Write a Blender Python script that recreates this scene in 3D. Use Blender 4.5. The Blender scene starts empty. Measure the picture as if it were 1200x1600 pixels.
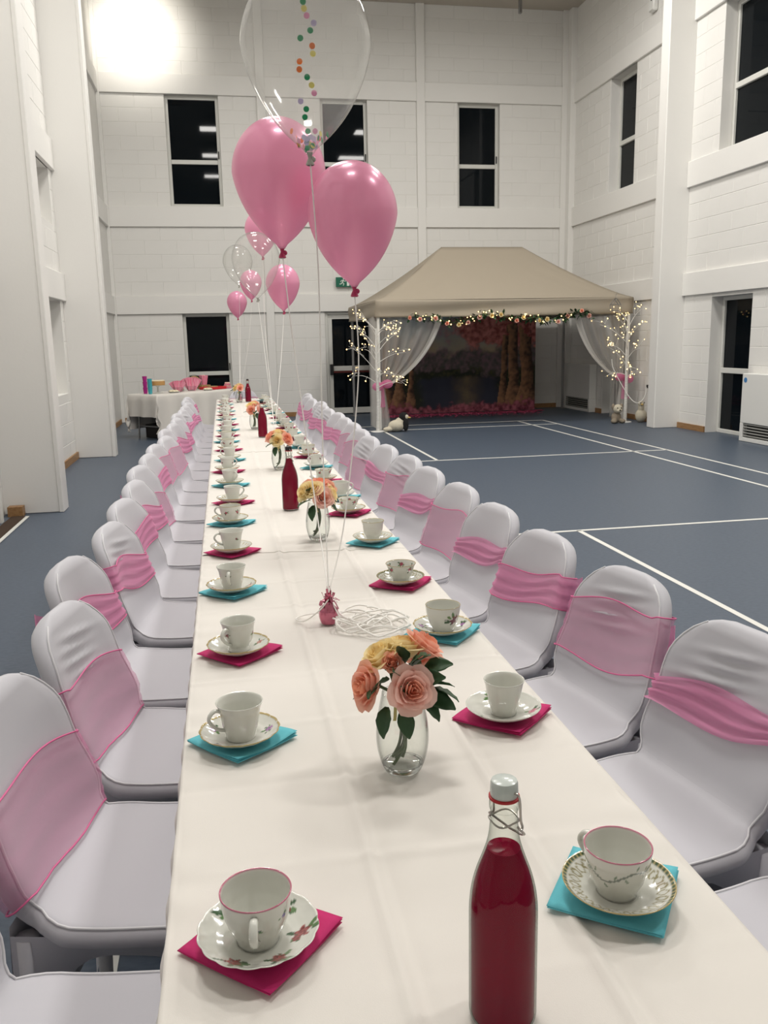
import bpy, math, random
from mathutils import Vector, Matrix
random.seed(7)
PI = math.pi
scene = bpy.context.scene
COL = scene.collection

# ------------------------------------------------------------------ camera, world, exposure, lights
cam_d = bpy.data.cameras.new('camera'); cam = bpy.data.objects.new('camera', cam_d); COL.objects.link(cam)
cam_d.lens = 36.0*1333.4/1600.0; cam_d.sensor_width = 36.0; cam_d.sensor_fit = 'AUTO'; cam_d.clip_start = 0.02
_f = Vector((0.1755714, 0.96445239, -0.19750006)); _r = Vector((0.98287845, -0.1831156, -0.02046041)); _u = Vector((0.05589843, 0.1905263, 0.98008933))
M = Matrix(((_r.x, _u.x, -_f.x, 0), (_r.y, _u.y, -_f.y, 0), (_r.z, _u.z, -_f.z, 1.51), (0, 0, 0, 1)))
cam.matrix_world = M
scene.camera = cam
w = bpy.data.worlds.new('night'); scene.world = w; w.use_nodes = True
w.node_tree.nodes['Background'].inputs[0].default_value = (0.004, 0.005, 0.008, 1)
w.node_tree.nodes['Background'].inputs[1].default_value = 1.0
vs = scene.view_settings
vs.view_transform = 'Standard'; vs.look = 'None'; vs.gamma = 1.0; vs.use_curve_mapping = False
vs.exposure = -0.08
LAMP_W = 132.0          # watts of each ceiling lamp
LAMP_C = (1.0, 0.965, 0.915)
LAMPS = [(x, y) for y in (1.9, 5.5, 9.1, 12.7) for x in (0.3, 4.8)]
FLOOD_W = 190.0

# ------------------------------------------------------------------ helpers
def link(o, parent=None):
    COL.objects.link(o)
    if parent is not None: o.parent = parent
    return o
def tag(o, label=None, cat=None, group=None, kind=None):
    if label: o['label'] = label
    if cat: o['category'] = cat
    if group: o['group'] = group
    if kind: o['kind'] = kind
    return o
def empty(name, loc=(0, 0, 0), rz=0.0, parent=None):
    o = bpy.data.objects.new(name, None); o.empty_display_size = 0.05
    o.location = loc; o.rotation_euler = (0, 0, rz)
    return link(o, parent)
def mesh(name, geo, smooth=True, mats=None, fm=None, col=None, sharp=None):
    v, f = geo
    me = bpy.data.meshes.new(name); me.from_pydata([tuple(p) for p in v], [], f); me.update()
    if smooth:
        me.polygons.foreach_set('use_smooth', [True]*len(me.polygons))
        if sharp: me.set_sharp_from_angle(angle=math.radians(sharp))
    for m in (mats or []): me.materials.append(m)
    if fm: me.polygons.foreach_set('material_index', fm)
    if col:
        a = me.color_attributes.new('Col', 'FLOAT_COLOR', 'POINT')
        flat = []
        for c in col: flat += [c[0], c[1], c[2], 1.0]
        a.data.foreach_set('color', flat)
    return me
def obj(name, geo, mat, parent=None, smooth=True, loc=(0, 0, 0), rot=(0, 0, 0), sharp=40, **k):
    me = geo if isinstance(geo, bpy.types.Mesh) else mesh(name, geo, smooth, [mat] if mat else None, sharp=sharp, **k)
    o = bpy.data.objects.new(name, me); o.location = loc; o.rotation_euler = rot
    return link(o, parent)
def struct(name, geo, mat, parent=None, smooth=False):
    o = obj(name, geo, mat, parent, smooth)
    if parent is None: o['kind'] = 'structure'
    return o
def copy_tree(o, parent=None):
    c = o.copy(); COL.objects.link(c); c.parent = parent
    for ch in o.children: copy_tree(ch, c)
    return c
def join(*gs):
    V = []; F = []
    for v, f in gs:
        n = len(V); V += list(v); F += [tuple(i+n for i in q) for q in f]
    return V, F
def box(x0, x1, y0, y1, z0, z1):
    return ([(x0, y0, z0), (x1, y0, z0), (x1, y1, z0), (x0, y1, z0), (x0, y0, z1), (x1, y0, z1), (x1, y1, z1), (x0, y1, z1)],
            [(0, 3, 2, 1), (4, 5, 6, 7), (0, 1, 5, 4), (1, 2, 6, 5), (2, 3, 7, 6), (3, 0, 4, 7)])
def bbox(x0, x1, y0, y1, z0, z1, b=0.004):
    # box with chamfered edges
    V = []; F = []
    b = min(b, (x1-x0)*.45, (y1-y0)*.45, (z1-z0)*.45)
    X = (x0, x1); Y = (y0, y1); Z = (z0, z1); idx = {}
    for i in (0, 1):
        for j in (0, 1):
            for k in (0, 1):
                sx, sy, sz = (1-2*i)*b, (1-2*j)*b, (1-2*k)*b
                for a, p in enumerate(((X[i], Y[j]+sy, Z[k]+sz), (X[i]+sx, Y[j], Z[k]+sz), (X[i]+sx, Y[j]+sy, Z[k]))):
                    idx[i, j, k, a] = len(V); V.append(p)
    for i in (0, 1):
        q = [idx[i, 0, 0, 0], idx[i, 1, 0, 0], idx[i, 1, 1, 0], idx[i, 0, 1, 0]]; F.append(tuple(q if i else q[::-1]))
        q = [idx[0, i, 0, 1], idx[1, i, 0, 1], idx[1, i, 1, 1], idx[0, i, 1, 1]]; F.append(tuple(q[::-1] if i else q))
        q = [idx[0, 0, i, 2], idx[1, 0, i, 2], idx[1, 1, i, 2], idx[0, 1, i, 2]]; F.append(tuple(q if i else q[::-1]))
    for i in (0, 1):
        for j in (0, 1):
            F.append((idx[i, j, 0, 0], idx[i, j, 1, 0], idx[i, j, 1, 1], idx[i, j, 0, 1]))
            F.append((idx[i, 0, j, 0], idx[i, 1, j, 0], idx[i, 1, j, 2], idx[i, 0, j, 2]))
            F.append((idx[0, i, j, 1], idx[1, i, j, 1], idx[1, i, j, 2], idx[0, i, j, 2]))
            for k in (0, 1): F.append((idx[i, j, k, 0], idx[i, j, k, 1], idx[i, j, k, 2]))
    return V, F
def lathe(prof, n=32, c=(0, 0, 0), close=False):
    V = []; F = []
    for r, z in prof:
        for i in range(n):
            a = 2*PI*i/n; V.append((c[0]+r*math.cos(a), c[1]+r*math.sin(a), c[2]+z))
    for j in range(len(prof)-1):
        for i in range(n):
            k = (i+1) % n; F.append((j*n+i, j*n+k, (j+1)*n+k, (j+1)*n+i))
    return V, F
def tube(path, rad, n=8, caps=True):
    P = [Vector(p) for p in path]; V = []; F = []
    R = rad if isinstance(rad, (list, tuple)) else [rad]*len(P)
    up = None
    for i, p in enumerate(P):
        t = (P[min(i+1, len(P)-1)]-P[max(i-1, 0)])
        if t.length < 1e-9: t = Vector((0, 0, 1))
        t.normalize()
        if up is None: up = Vector((1, 0, 0)) if abs(t.x) < .9 else Vector((0, 1, 0))
        up = (up-t*up.dot(t))
        if up.length < 1e-6: up = t.orthogonal()
        up.normalize(); s = t.cross(up)
        for k in range(n):
            a = 2*PI*k/n; V.append(tuple(p+up*(R[i]*math.cos(a))+s*(R[i]*math.sin(a))))
    for i in range(len(P)-1):
        for k in range(n):
            k2 = (k+1) % n; F.append((i*n+k, i*n+k2, (i+1)*n+k2, (i+1)*n+k))
    if caps:
        F.append(tuple(range(n-1, -1, -1))); F.append(tuple((len(P)-1)*n+k for k in range(n)))
    return V, F
def cyl(p0, p1, r, n=12): return tube([p0, p1], r, n)
def grid(fn, nu, nv, wrap=False):
    V = [fn(i/(nu if wrap else nu-1), j/(nv-1)) for j in range(nv) for i in range(nu)]; F = []
    for j in range(nv-1):
        for i in range(nu if wrap else nu-1):
            k = (i+1) % nu; F.append((j*nu+i, j*nu+k, (j+1)*nu+k, (j+1)*nu+i))
    return V, F
def ellipsoid(c, r, nu=14, nv=9):
    V = []; F = []
    for j in range(nv):
        b = PI*(j/(nv-1))-PI/2
        for i in range(nu):
            a = 2*PI*i/nu; V.append((c[0]+r[0]*math.cos(b)*math.cos(a), c[1]+r[1]*math.cos(b)*math.sin(a), c[2]+r[2]*math.sin(b)))
    for j in range(nv-1):
        for i in range(nu): F.append((j*nu+i, j*nu+(i+1) % nu, (j+1)*nu+(i+1) % nu, (j+1)*nu+i))
    return V, F
def octa(c, r):
    x, y, z = c
    return ([(x+r, y, z), (x-r, y, z), (x, y+r, z), (x, y-r, z), (x, y, z+r), (x, y, z-r)],
            [(0, 2, 4), (2, 1, 4), (1, 3, 4), (3, 0, 4), (2, 0, 5), (1, 2, 5), (3, 1, 5), (0, 3, 5)])
def xf(geo, m):
    return [tuple(m @ Vector(p)) for p in geo[0]], geo[1]
def solid(geo, t):
    # give a sheet a thickness along -normal (both sides + rim)
    me = bpy.data.meshes.new('t'); me.from_pydata([tuple(p) for p in geo[0]], [], geo[1]); me.update()
    N = [v.normal.copy() for v in me.vertices]; n = len(geo[0])
    V = [tuple(p) for p in geo[0]]+[tuple(Vector(p)-N[i]*t) for i, p in enumerate(geo[0])]
    F = list(geo[1])+[tuple(i+n for i in reversed(f)) for f in geo[1]]
    cnt = {}
    for f in geo[1]:
        for a, b in zip(f, f[1:]+f[:1]): cnt[(a, b)] = 1
    for a, b in cnt:
        if (b, a) not in cnt: F.append((b, a, a+n, b+n))
    bpy.data.meshes.remove(me)
    return V, F
def smoothstep(a, b, x):
    t = min(1, max(0, (x-a)/(b-a))); return t*t*(3-2*t)
def catmull(P, n):
    out = []
    Q = [P[0]]+list(P)+[P[-1]]
    for i in range(1, len(Q)-2):
        p0, p1, p2, p3 = [Vector(q) for q in Q[i-1:i+3]]
        for k in range(n):
            t = k/n
            out.append(0.5*((2*p1)+(p2-p0)*t+(2*p0-5*p1+4*p2-p3)*t*t+(3*p1-p0-3*p2+p3)*t**3))
    out.append(Vector(P[-1]))
    return out
ORD = ('first second third fourth fifth sixth seventh eighth ninth tenth eleventh twelfth thirteenth fourteenth fifteenth '
       'sixteenth seventeenth eighteenth nineteenth twentieth twenty-first twenty-second twenty-third').split()

# ------------------------------------------------------------------ materials
def mat(name, col, rough=0.5, metal=0.0, coat=0.0, spec=0.5, noise=None, bump=None, sheen=0.0, sss=0.0, alpha=1.0, trans=0.0, ior=1.45, emit=None, attr=False):
    m = bpy.data.materials.new(name); m.use_nodes = True
    nt = m.node_tree; b = nt.nodes['Principled BSDF']
    b.inputs['Base Color'].default_value = (*col, 1); b.inputs['Roughness'].default_value = rough
    b.inputs['Metallic'].default_value = metal; b.inputs['Coat Weight'].default_value = coat
    b.inputs['Specular IOR Level'].default_value = spec; b.inputs['Sheen Weight'].default_value = sheen
    b.inputs['Subsurface Weight'].default_value = sss; b.inputs['Alpha'].default_value = alpha
    b.inputs['Transmission Weight'].default_value = trans; b.inputs['IOR'].default_value = ior
    if emit: b.inputs['Emission Color'].default_value = (*emit[0], 1); b.inputs['Emission Strength'].default_value = emit[1]
    src = None
    if attr:
        a = nt.nodes.new('ShaderNodeVertexColor'); a.layer_name = 'Col'; nt.links.new(a.outputs[0], b.inputs['Base Color']); src = a.outputs[0]
    if noise or bump: tc = nt.nodes.new('ShaderNodeTexCoord')
    if noise:
        sc, amt, col2 = noise[:3]
        n = nt.nodes.new('ShaderNodeTexNoise'); n.inputs['Scale'].default_value = sc; n.inputs['Detail'].default_value = 4
        mp = nt.nodes.new('ShaderNodeMapping'); nt.links.new(tc.outputs['Object'], mp.inputs[0]); nt.links.new(mp.outputs[0], n.inputs['Vector'])
        if len(noise) > 3: mp.inputs['Scale'].default_value = noise[3]
        mr = nt.nodes.new('ShaderNodeMapRange'); mr.inputs[1].default_value = 0.35; mr.inputs[2].default_value = 0.65; mr.inputs[4].default_value = amt
        nt.links.new(n.outputs[0], mr.inputs[0])
        mx = nt.nodes.new('ShaderNodeMix'); mx.data_type = 'RGBA'
        mx.inputs[6].default_value = (*col, 1); mx.inputs[7].default_value = (*col2, 1)
        if src: nt.links.new(src, mx.inputs[6])
        nt.links.new(mr.outputs[0], mx.inputs[0]); nt.links.new(mx.outputs[2], b.inputs['Base Color'])
    if bump:
        sc, st = bump
        n = nt.nodes.new('ShaderNodeTexNoise'); n.inputs['Scale'].default_value = sc; n.inputs['Detail'].default_value = 3
        nt.links.new(tc.outputs['Object'], n.inputs['Vector'])
        bp = nt.nodes.new('ShaderNodeBump'); bp.inputs['Strength'].default_value = st; bp.inputs['Distance'].default_value = 0.01
        nt.links.new(n.outputs[0], bp.inputs['Height']); nt.links.new(bp.outputs[0], b.inputs['Normal'])
    return m
def thin_glass(name, tint=(0.97, 0.98, 0.97), edge=(0.55, 0.57, 0.56), gloss=1.0, power=3.0, rough=0.02, haze=0.0):
    m = bpy.data.materials.new(name); m.use_nodes = True; nt = m.node_tree; nt.nodes.clear()
    out = nt.nodes.new('ShaderNodeOutputMaterial'); mix = nt.nodes.new('ShaderNodeMixShader')
    tr = nt.nodes.new('ShaderNodeBsdfTransparent'); gl = nt.nodes.new('ShaderNodeBsdfGlossy'); gl.inputs['Roughness'].default_value = rough
    fr = nt.nodes.new('ShaderNodeMath'); fr.operation = 'POWER'; fr.inputs[1].default_value = 4.5
    fa = nt.nodes.new('ShaderNodeMath'); fa.operation = 'MULTIPLY_ADD'; fa.inputs[1].default_value = 0.9; fa.inputs[2].default_value = 0.045
    lw = nt.nodes.new('ShaderNodeLayerWeight'); lw.inputs['Blend'].default_value = 0.5
    pw = nt.nodes.new('ShaderNodeMath'); pw.operation = 'POWER'; pw.inputs[1].default_value = power
    mx = nt.nodes.new('ShaderNodeMix'); mx.data_type = 'RGBA'; mx.inputs[6].default_value = (*tint, 1); mx.inputs[7].default_value = (*edge, 1)
    ml = nt.nodes.new('ShaderNodeMath'); ml.operation = 'MULTIPLY'; ml.inputs[1].default_value = gloss
    L = nt.links.new
    L(lw.outputs['Facing'], pw.inputs[0]); L(pw.outputs[0], mx.inputs[0]); L(mx.outputs[2], tr.inputs[0])
    L(lw.outputs['Facing'], fr.inputs[0]); L(fr.outputs[0], fa.inputs[0]); L(fa.outputs[0], ml.inputs[0]); L(ml.outputs[0], mix.inputs[0]); L(tr.outputs[0], mix.inputs[1]); L(gl.outputs[0], mix.inputs[2])
    if haze:
        df = nt.nodes.new('ShaderNodeBsdfTranslucent'); df.inputs[0].default_value = (.95, .95, .93, 1)
        d2 = nt.nodes.new('ShaderNodeBsdfDiffuse'); d2.inputs[0].default_value = (.9, .9, .88, 1); m3 = nt.nodes.new('ShaderNodeMixShader'); m4 = nt.nodes.new('ShaderNodeMixShader'); m4.inputs[0].default_value = haze
        L(df.outputs[0], m3.inputs[1]); L(d2.outputs[0], m3.inputs[2]); L(mix.outputs[0], m4.inputs[1]); L(m3.outputs[0], m4.inputs[2]); L(m4.outputs[0], out.inputs[0])
    else: L(mix.outputs[0], out.inputs[0])
    return m
def sheer(name, col, opac, rough=0.45, transl=0.35):
    # woven sheer cloth: part see-through, part diffuse / translucent
    m = bpy.data.materials.new(name); m.use_nodes = True; nt = m.node_tree; nt.nodes.clear()
    out = nt.nodes.new('ShaderNodeOutputMaterial'); tr = nt.nodes.new('ShaderNodeBsdfTransparent')
    p = nt.nodes.new('ShaderNodeBsdfPrincipled'); p.inputs['Base Color'].default_value = (*col, 1); p.inputs['Roughness'].default_value = rough
    p.inputs['Sheen Weight'].default_value = 0.3
    tl = nt.nodes.new('ShaderNodeBsdfTranslucent'); tl.inputs[0].default_value = (*col, 1)
    m1 = nt.nodes.new('ShaderNodeMixShader'); m1.inputs[0].default_value = transl
    m2 = nt.nodes.new('ShaderNodeMixShader')
    m2.inputs[0].default_value = opac
    L = nt.links.new
    L(p.outputs[0], m1.inputs[1]); L(tl.outputs[0], m1.inputs[2]); L(tr.outputs[0], m2.inputs[1]); L(m1.outputs[0], m2.inputs[2]); L(m2.outputs[0], out.inputs[0])
    return m

m_wall = mat('painted_block', (0.77, 0.76, 0.73), 0.6, bump=(90, 0.12), noise=(3, 0.3, (0.74, 0.73, 0.70)))
m_beam = mat('painted_concrete', (0.79, 0.78, 0.75), 0.55, bump=(40, 0.05))
m_mortar = mat('painted_mortar', (0.73, 0.72, 0.69), 0.7)
m_ceil = mat('ceiling_paint', (0.48, 0.44, 0.38), 0.8)
m_floor = mat('blue_vinyl', (0.064, 0.085, 0.118), 0.42, spec=0.35, noise=(60, 1.0, (0.080, 0.103, 0.139), (0.5, 1.0, 1)))
m_line = mat('court_line_paint', (0.70, 0.70, 0.66), 0.5)
m_frame = mat('window_frame_paint', (0.66, 0.66, 0.62), 0.4)
m_pane = mat('night_glass', (0.004, 0.006, 0.008), 0.03, spec=0.16)
m_black = mat('black_plastic', (0.012, 0.012, 0.013), 0.4)
m_red = mat('red_push_bar', (0.10, 0.012, 0.01), 0.4)
m_skirt = mat('varnished_skirting', (0.36, 0.20, 0.085), 0.45, noise=(6, 0.8, (0.25, 0.13, 0.05), (8, 1, 8)))
m_white = mat('white_plastic', (0.75, 0.75, 0.72), 0.35)
m_door = mat('door_paint', (0.62, 0.61, 0.57), 0.45)
m_mat = mat('door_mat_coir', (0.06, 0.035, 0.02), 0.95, bump=(300, 0.8))
m_grille = mat('grille_metal', (0.30, 0.30, 0.28), 0.5)
m_dark = mat('void_shade', (0.02, 0.02, 0.02), 0.8)
m_blue = mat('blue_sticker', (0.05, 0.20, 0.45), 0.5)
m_cloth = mat('white_cotton', (0.71, 0.68, 0.635), 0.75, sheen=0.15, bump=(700, 0.06))
m_cover = mat('stretch_cover', (0.52, 0.52, 0.565), 0.48, sheen=0.25, bump=(900, 0.04))
m_seam = mat('cover_seam', (0.66, 0.66, 0.69), 0.5)
m_sash = sheer('pink_organza', (0.84, 0.27, 0.50), 0.33)
m_sash2 = sheer('pink_organza_gathered', (0.92, 0.33, 0.58), 0.72)
m_hem = mat('pink_hem_thread', (0.70, 0.14, 0.32), 0.5)
m_table = mat('folding_table_top', (0.6, 0.58, 0.54), 0.5)
m_steel = mat('grey_steel', (0.32, 0.32, 0.32), 0.35, metal=0.8)
m_pinknap = mat('magenta_paper', (0.52, 0.012, 0.135), 0.75, bump=(900, 0.15))
m_bluenap = mat('turquoise_paper', (0.12, 0.50, 0.58), 0.75, bump=(900, 0.15))
m_china = mat('glazed_china', (0.74, 0.75, 0.69), 0.12, coat=0.5, attr=True)
m_chinaw = mat('plain_glazed_china', (0.66, 0.67, 0.615), 0.12, coat=0.5)
m_glass = thin_glass('clear_glass')
m_bglass = thin_glass('bottle_glass', (0.93, 0.95, 0.92), (0.35, 0.38, 0.36), power=2.2, gloss=0.55)
m_thick = mat('thick_glass', (0.97, 0.98, 0.98), 0.02, trans=1.0, ior=1.45)
def drink_mat():
    m = mat('raspberry_drink', (0.27, 0.006, 0.036), 0.15, spec=0.05)
    nt = m.node_tree; b = nt.nodes['Principled BSDF']; out = nt.nodes['Material Output']
    tr = nt.nodes.new('ShaderNodeBsdfTransparent'); tr.inputs[0].default_value = (0.62, 0.05, 0.13, 1)
    c = nt.nodes.new('ShaderNodeMixShader'); c.inputs[0].default_value = 0.25
    nt.links.new(b.outputs[0], c.inputs[1]); nt.links.new(tr.outputs[0], c.inputs[2]); nt.links.new(c.outputs[0], out.inputs[0])
    return m
m_drink = drink_mat()
m_stopper = mat('ceramic_stopper', (0.55, 0.60, 0.57), 0.25, coat=0.3)
m_redrub = mat('red_rubber', (0.42, 0.015, 0.02), 0.5)
m_wire = mat('steel_wire', (0.42, 0.40, 0.37), 0.28, metal=0.9)
def petal_mat(name, col):
    m = mat(name, col, 0.6)
    nt = m.node_tree; b = nt.nodes['Principled BSDF']; out = nt.nodes['Material Output']
    tl = nt.nodes.new('ShaderNodeBsdfTranslucent'); tl.inputs[0].default_value = (*col, 1)
    a = nt.nodes.new('ShaderNodeMixShader'); a.inputs[0].default_value = 0.35
    nt.links.new(b.outputs[0], a.inputs[1]); nt.links.new(tl.outputs[0], a.inputs[2]); nt.links.new(a.outputs[0], out.inputs[0])
    return m
m_peach = petal_mat('peach_petal', (0.96, 0.53, 0.40))
m_peachin = petal_mat('deep_peach_petal', (0.96, 0.45, 0.29))
m_pinkp = petal_mat('pale_pink_petal', (0.97, 0.66, 0.58))
m_yel = petal_mat('yellow_petal', (0.97, 0.84, 0.50))
m_yelin = petal_mat('deep_yellow_petal', (0.96, 0.76, 0.36))
m_leaf = mat('rose_leaf', (0.020, 0.060, 0.022), 0.5, noise=(40, 0.6, (0.035, 0.09, 0.03)))
m_stem = mat('green_stem', (0.055, 0.095, 0.03), 0.5)
m_tie = mat('yellow_ribbon', (0.72, 0.64, 0.28), 0.5)
m_foil = mat('pink_foil', (0.52, 0.16, 0.23), 0.25, metal=0.85)
m_ribbon = mat('white_curling_ribbon', (0.88, 0.86, 0.82), 0.3, sheen=0.2)
m_clearb = thin_glass('clear_latex', (0.955, 0.955, 0.945), (0.62, 0.62, 0.59), gloss=0.9, power=4.0, rough=0.08, haze=0.10)
m_knot = mat('balloon_knot', (0.42, 0.03, 0.10), 0.4)
m_knotc = mat('clear_balloon_knot', (0.35, 0.34, 0.30), 0.4)
CONF = [mat('confetti_green', (0.02, 0.30, 0.12), 0.6), mat('confetti_orange', (0.90, 0.22, 0.04), 0.6), mat('confetti_yellow', (0.85, 0.75, 0.22), 0.6),
        mat('confetti_lilac', (0.60, 0.52, 0.75), 0.6), mat('confetti_pink', (0.85, 0.35, 0.55), 0.6)]
def balloon_mat():
    m = mat('pearl_pink_latex', (0.86, 0.40, 0.58), 0.28, metal=0.15, coat=0.35, spec=0.5)
    nt = m.node_tree; b = nt.nodes['Principled BSDF']; out = nt.nodes['Material Output']
    tl = nt.nodes.new('ShaderNodeBsdfTranslucent'); tl.inputs[0].default_value = (0.97, 0.56, 0.68, 1)
    tr = nt.nodes.new('ShaderNodeBsdfTransparent'); tr.inputs[0].default_value = (0.97, 0.62, 0.74, 1)
    a = nt.nodes.new('ShaderNodeMixShader'); a.inputs[0].default_value = 0.25
    c = nt.nodes.new('ShaderNodeMixShader'); c.inputs[0].default_value = 0.2
    nt.links.new(b.outputs[0], a.inputs[1]); nt.links.new(tl.outputs[0], a.inputs[2])
    nt.links.new(a.outputs[0], c.inputs[1]); nt.links.new(tr.outputs[0], c.inputs[2]); nt.links.new(c.outputs[0], out.inputs[0])
    return m
m_balloon = balloon_mat()
m_canopy = mat('beige_canvas', (0.34, 0.295, 0.23), 0.8, bump=(500, 0.1))
m_voile = sheer('white_voile', (0.82, 0.80, 0.76), 0.36)
m_voile2 = sheer('white_voile_folded', (0.84, 0.82, 0.78), 0.78)
m_tulle = sheer('pink_tulle', (0.85, 0.25, 0.48), 0.6)
m_print = mat('printed_backdrop', (0.3, 0.3, 0.3), 0.8, attr=True)
m_petals = mat('pink_petal_scatter', (0.55, 0.10, 0.20), 0.7)
m_treew = mat('white_birch', (0.75, 0.74, 0.70), 0.6, noise=(20, 0.5, (0.45, 0.44, 0.42), (1, 1, 4)))
m_led = mat('warm_led', (1, 0.8, 0.45), 0.5, emit=((1.0, 0.66, 0.25), 4.0))
m_plush = mat('cream_plush', (0.62, 0.57, 0.45), 0.95, bump=(150, 0.8))
m_plushd = mat('black_plush', (0.012, 0.012, 0.012), 0.95, bump=(150, 0.8))
m_plushg = mat('grey_brown_plush', (0.30, 0.25, 0.19), 0.95, bump=(150, 0.8))
m_beak = mat('ochre_plush', (0.55, 0.38, 0.12), 0.9)
m_green = mat('exit_sign_green', (0.005, 0.13, 0.075), 0.4)
m_signw = mat('exit_sign_white', (0.75, 0.8, 0.75), 0.4)
m_cake = mat('sponge_cake', (0.50, 0.28, 0.10), 0.8, bump=(60, 0.4))
m_icing = mat('cake_icing', (0.78, 0.68, 0.48), 0.6)
m_teal = mat('teal_card', (0.06, 0.38, 0.44), 0.5)
m_mag = mat('magenta_card', (0.45, 0.02, 0.24), 0.5)
m_pinkc = mat('pink_striped_card', (0.70, 0.10, 0.22), 0.5, noise=(14, 1.0, (0.80, 0.42, 0.50), (6, 6, 0.3)))
m_redc = mat('red_tray', (0.55, 0.02, 0.03), 0.4)
m_food = mat('baked_food', (0.42, 0.27, 0.12), 0.8, noise=(60, 1, (0.25, 0.14, 0.06)))
m_clearp = thin_glass('clear_tub', (0.9, 0.9, 0.9), (0.6, 0.6, 0.6))
m_fix = mat('lamp_housing', (0.3, 0.3, 0.3), 0.4)
m_diff = mat('lamp_diffuser', (0.9, 0.9, 0.85), 0.5, emit=(LAMP_C, 3.0))

# ------------------------------------------------------------------ room shell
XL, XR, YB, YF, ZC = -2.05, 7.32, 17.75, -4.0, 7.9
struct('floor', grid(lambda u, v: (XL-0.4+u*(XR-XL+0.9), YF-.3+v*(YB-YF+.8), 0), 2, 2), m_floor)
struct('ceiling', box(XL-0.3, XR+0.3, YF-.3, YB+.3, ZC, ZC+0.15), m_ceil)
def wall_sheet(a0, a1, z0, z1, holes, put, depth):
    # boxes around rectangular openings; put(a0,a1,z0,z1,d) maps to a box
    A = sorted({a0, a1, *[h[0] for h in holes], *[h[1] for h in holes]}); Zs = sorted({z0, z1, *[h[2] for h in holes], *[h[3] for h in holes]})
    gs = []
    for i in range(len(A)-1):
        for j in range(len(Zs)-1):
            ca, cz = (A[i]+A[i+1])/2, (Zs[j]+Zs[j+1])/2
            if any(h[0] < ca < h[1] and h[2] < cz < h[3] for h in holes): continue
            gs.append(put(A[i], A[i+1], Zs[j], Zs[j+1]))
    return join(*gs)
BANDS = [(0.0, 2.10), (2.45, 3.74), (4.12, 6.13), (6.48, 7.9)]
holes_back = [(-0.82, 0.18, 4.12, 6.13), (2.13, 3.06, 4.12, 6.13), (4.90, 5.78, 4.12, 6.13), (-0.74, 0.17, 0.60, 2.10), (2.09, 3.24, 0.0, 2.10)]
holes_right = [(14.88, 15.9, 4.12, 6.13), (11.0, 12.18, 4.12, 6.13), (14.88, 15.9, 0.0, 2.05), (11.12, 12.15, 0.0, 2.05)]
holes_left = [(11.25, 12.05, 3.05, 3.74), (10.9, 12.05, 0.9, 2.10)]
W_back = struct('wall_back', wall_sheet(XL-.3, XR+.4, 0, ZC, holes_back, lambda a, b, c, d: box(a, b, YB, YB+0.28, c, d), .28), m_mortar)
W_right = struct('wall_right', wall_sheet(YF, YB+.3, 0, ZC, holes_right, lambda a, b, c, d: box(XR, XR+0.30, a, b, c, d), .3), m_mortar)
W_left = struct('wall_left', wall_sheet(YF, YB+.3, 0, ZC, holes_left, lambda a, b, c, d: box(XL-0.30, XL, a, b, c, d), .3), m_mortar)
struct('wall_front', box(XL-.3, XR+.3, YF-.25, YF, 0, ZC), m_wall)
for k, h in enumerate(holes_left):   # closed back of the two recesses in the left wall
    struct('trim_recess', box(XL-.32, XL-.24, h[0], h[1], h[2], h[3]), m_beam)
BC = {}
def block_mesh(w, h):
    key = (round(w, 2), round(h, 3))
    if key not in BC:
        w, h = key; e = 0.004; d = 0.0035
        V = [(0, 0, 0), (w, 0, 0), (w, 0, h), (0, 0, h), (e, -d, e), (w-e, -d, e), (w-e, -d, h-e), (e, -d, h-e)]
        F = [(4, 5, 6, 7), (0, 1, 5, 4), (1, 2, 6, 5), (2, 3, 7, 6), (3, 0, 4, 7)]
        BC[key] = mesh('block', (V, F), False, [m_wall])
    return BC[key]
def blocks(parent, spans, bands, holes, place, rz, prio):
    L = []
    for (a0, a1) in spans:
        for (z0, z1) in bands:
            n = max(1, round((z1-z0)/0.25)); h = (z1-z0)/n
            for r in range(n):
                zb = z0+r*h; cuts = [(a0, a1)]
                for ho in holes:
                    if ho[2]-.02 < zb+h/2 < ho[3]+.02:
                        cuts = [s for c in cuts for s in ((c[0], min(c[1], ho[0])), (max(c[0], ho[1]), c[1])) if s[1]-s[0] > .04]
                off = 0.0 if r % 2 else 0.305
                for c0, c1 in cuts:
                    p = c0
                    e = a0-off
                    while e <= c0+.03: e += 0.61
                    while p < c1-.02:
                        q = min(e, c1)
                        if c1-q < .06: q = c1
                        L.append((p, q, zb, h)); p = q; e += 0.61
    L.sort(key=prio)
    for (p, q, zb, h) in L[:298]:
        me = block_mesh(q-p-.006, h-.006)
        o = bpy.data.objects.new('block', me); o.location = place(p+.003, q-.003, zb+.003); o.rotation_euler = (0, 0, rz); link(o, parent)
    if L[298:]:
        gs = []
        for (p, q, zb, h) in L[298:]:
            me = block_mesh(q-p-.006, h-.006); m = Matrix.Translation(place(p+.003, q-.003, zb+.003)) @ Matrix.Rotation(rz, 4, 'Z')
            gs.append(([tuple(m @ v.co) for v in me.vertices], [tuple(f.vertices) for f in me.polygons]))
        o = obj('block_courses', join(*gs), m_wall, parent, smooth=False); o['kind'] = 'stuff'
COLX = [(-2.05, -1.98), (0.91, 1.07), (4.05, 4.22), (7.09, 7.32)]
blocks(W_back, [(COLX[i][1], COLX[i+1][0]) for i in range(3)], BANDS, holes_back, lambda p, q, z: Vector((p, YB, z)), 0,
       lambda b: (1 if (b[0] > 2.5 and b[2] < 2.0) else 0, 1 if b[2] > 7.5 else 0))
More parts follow.
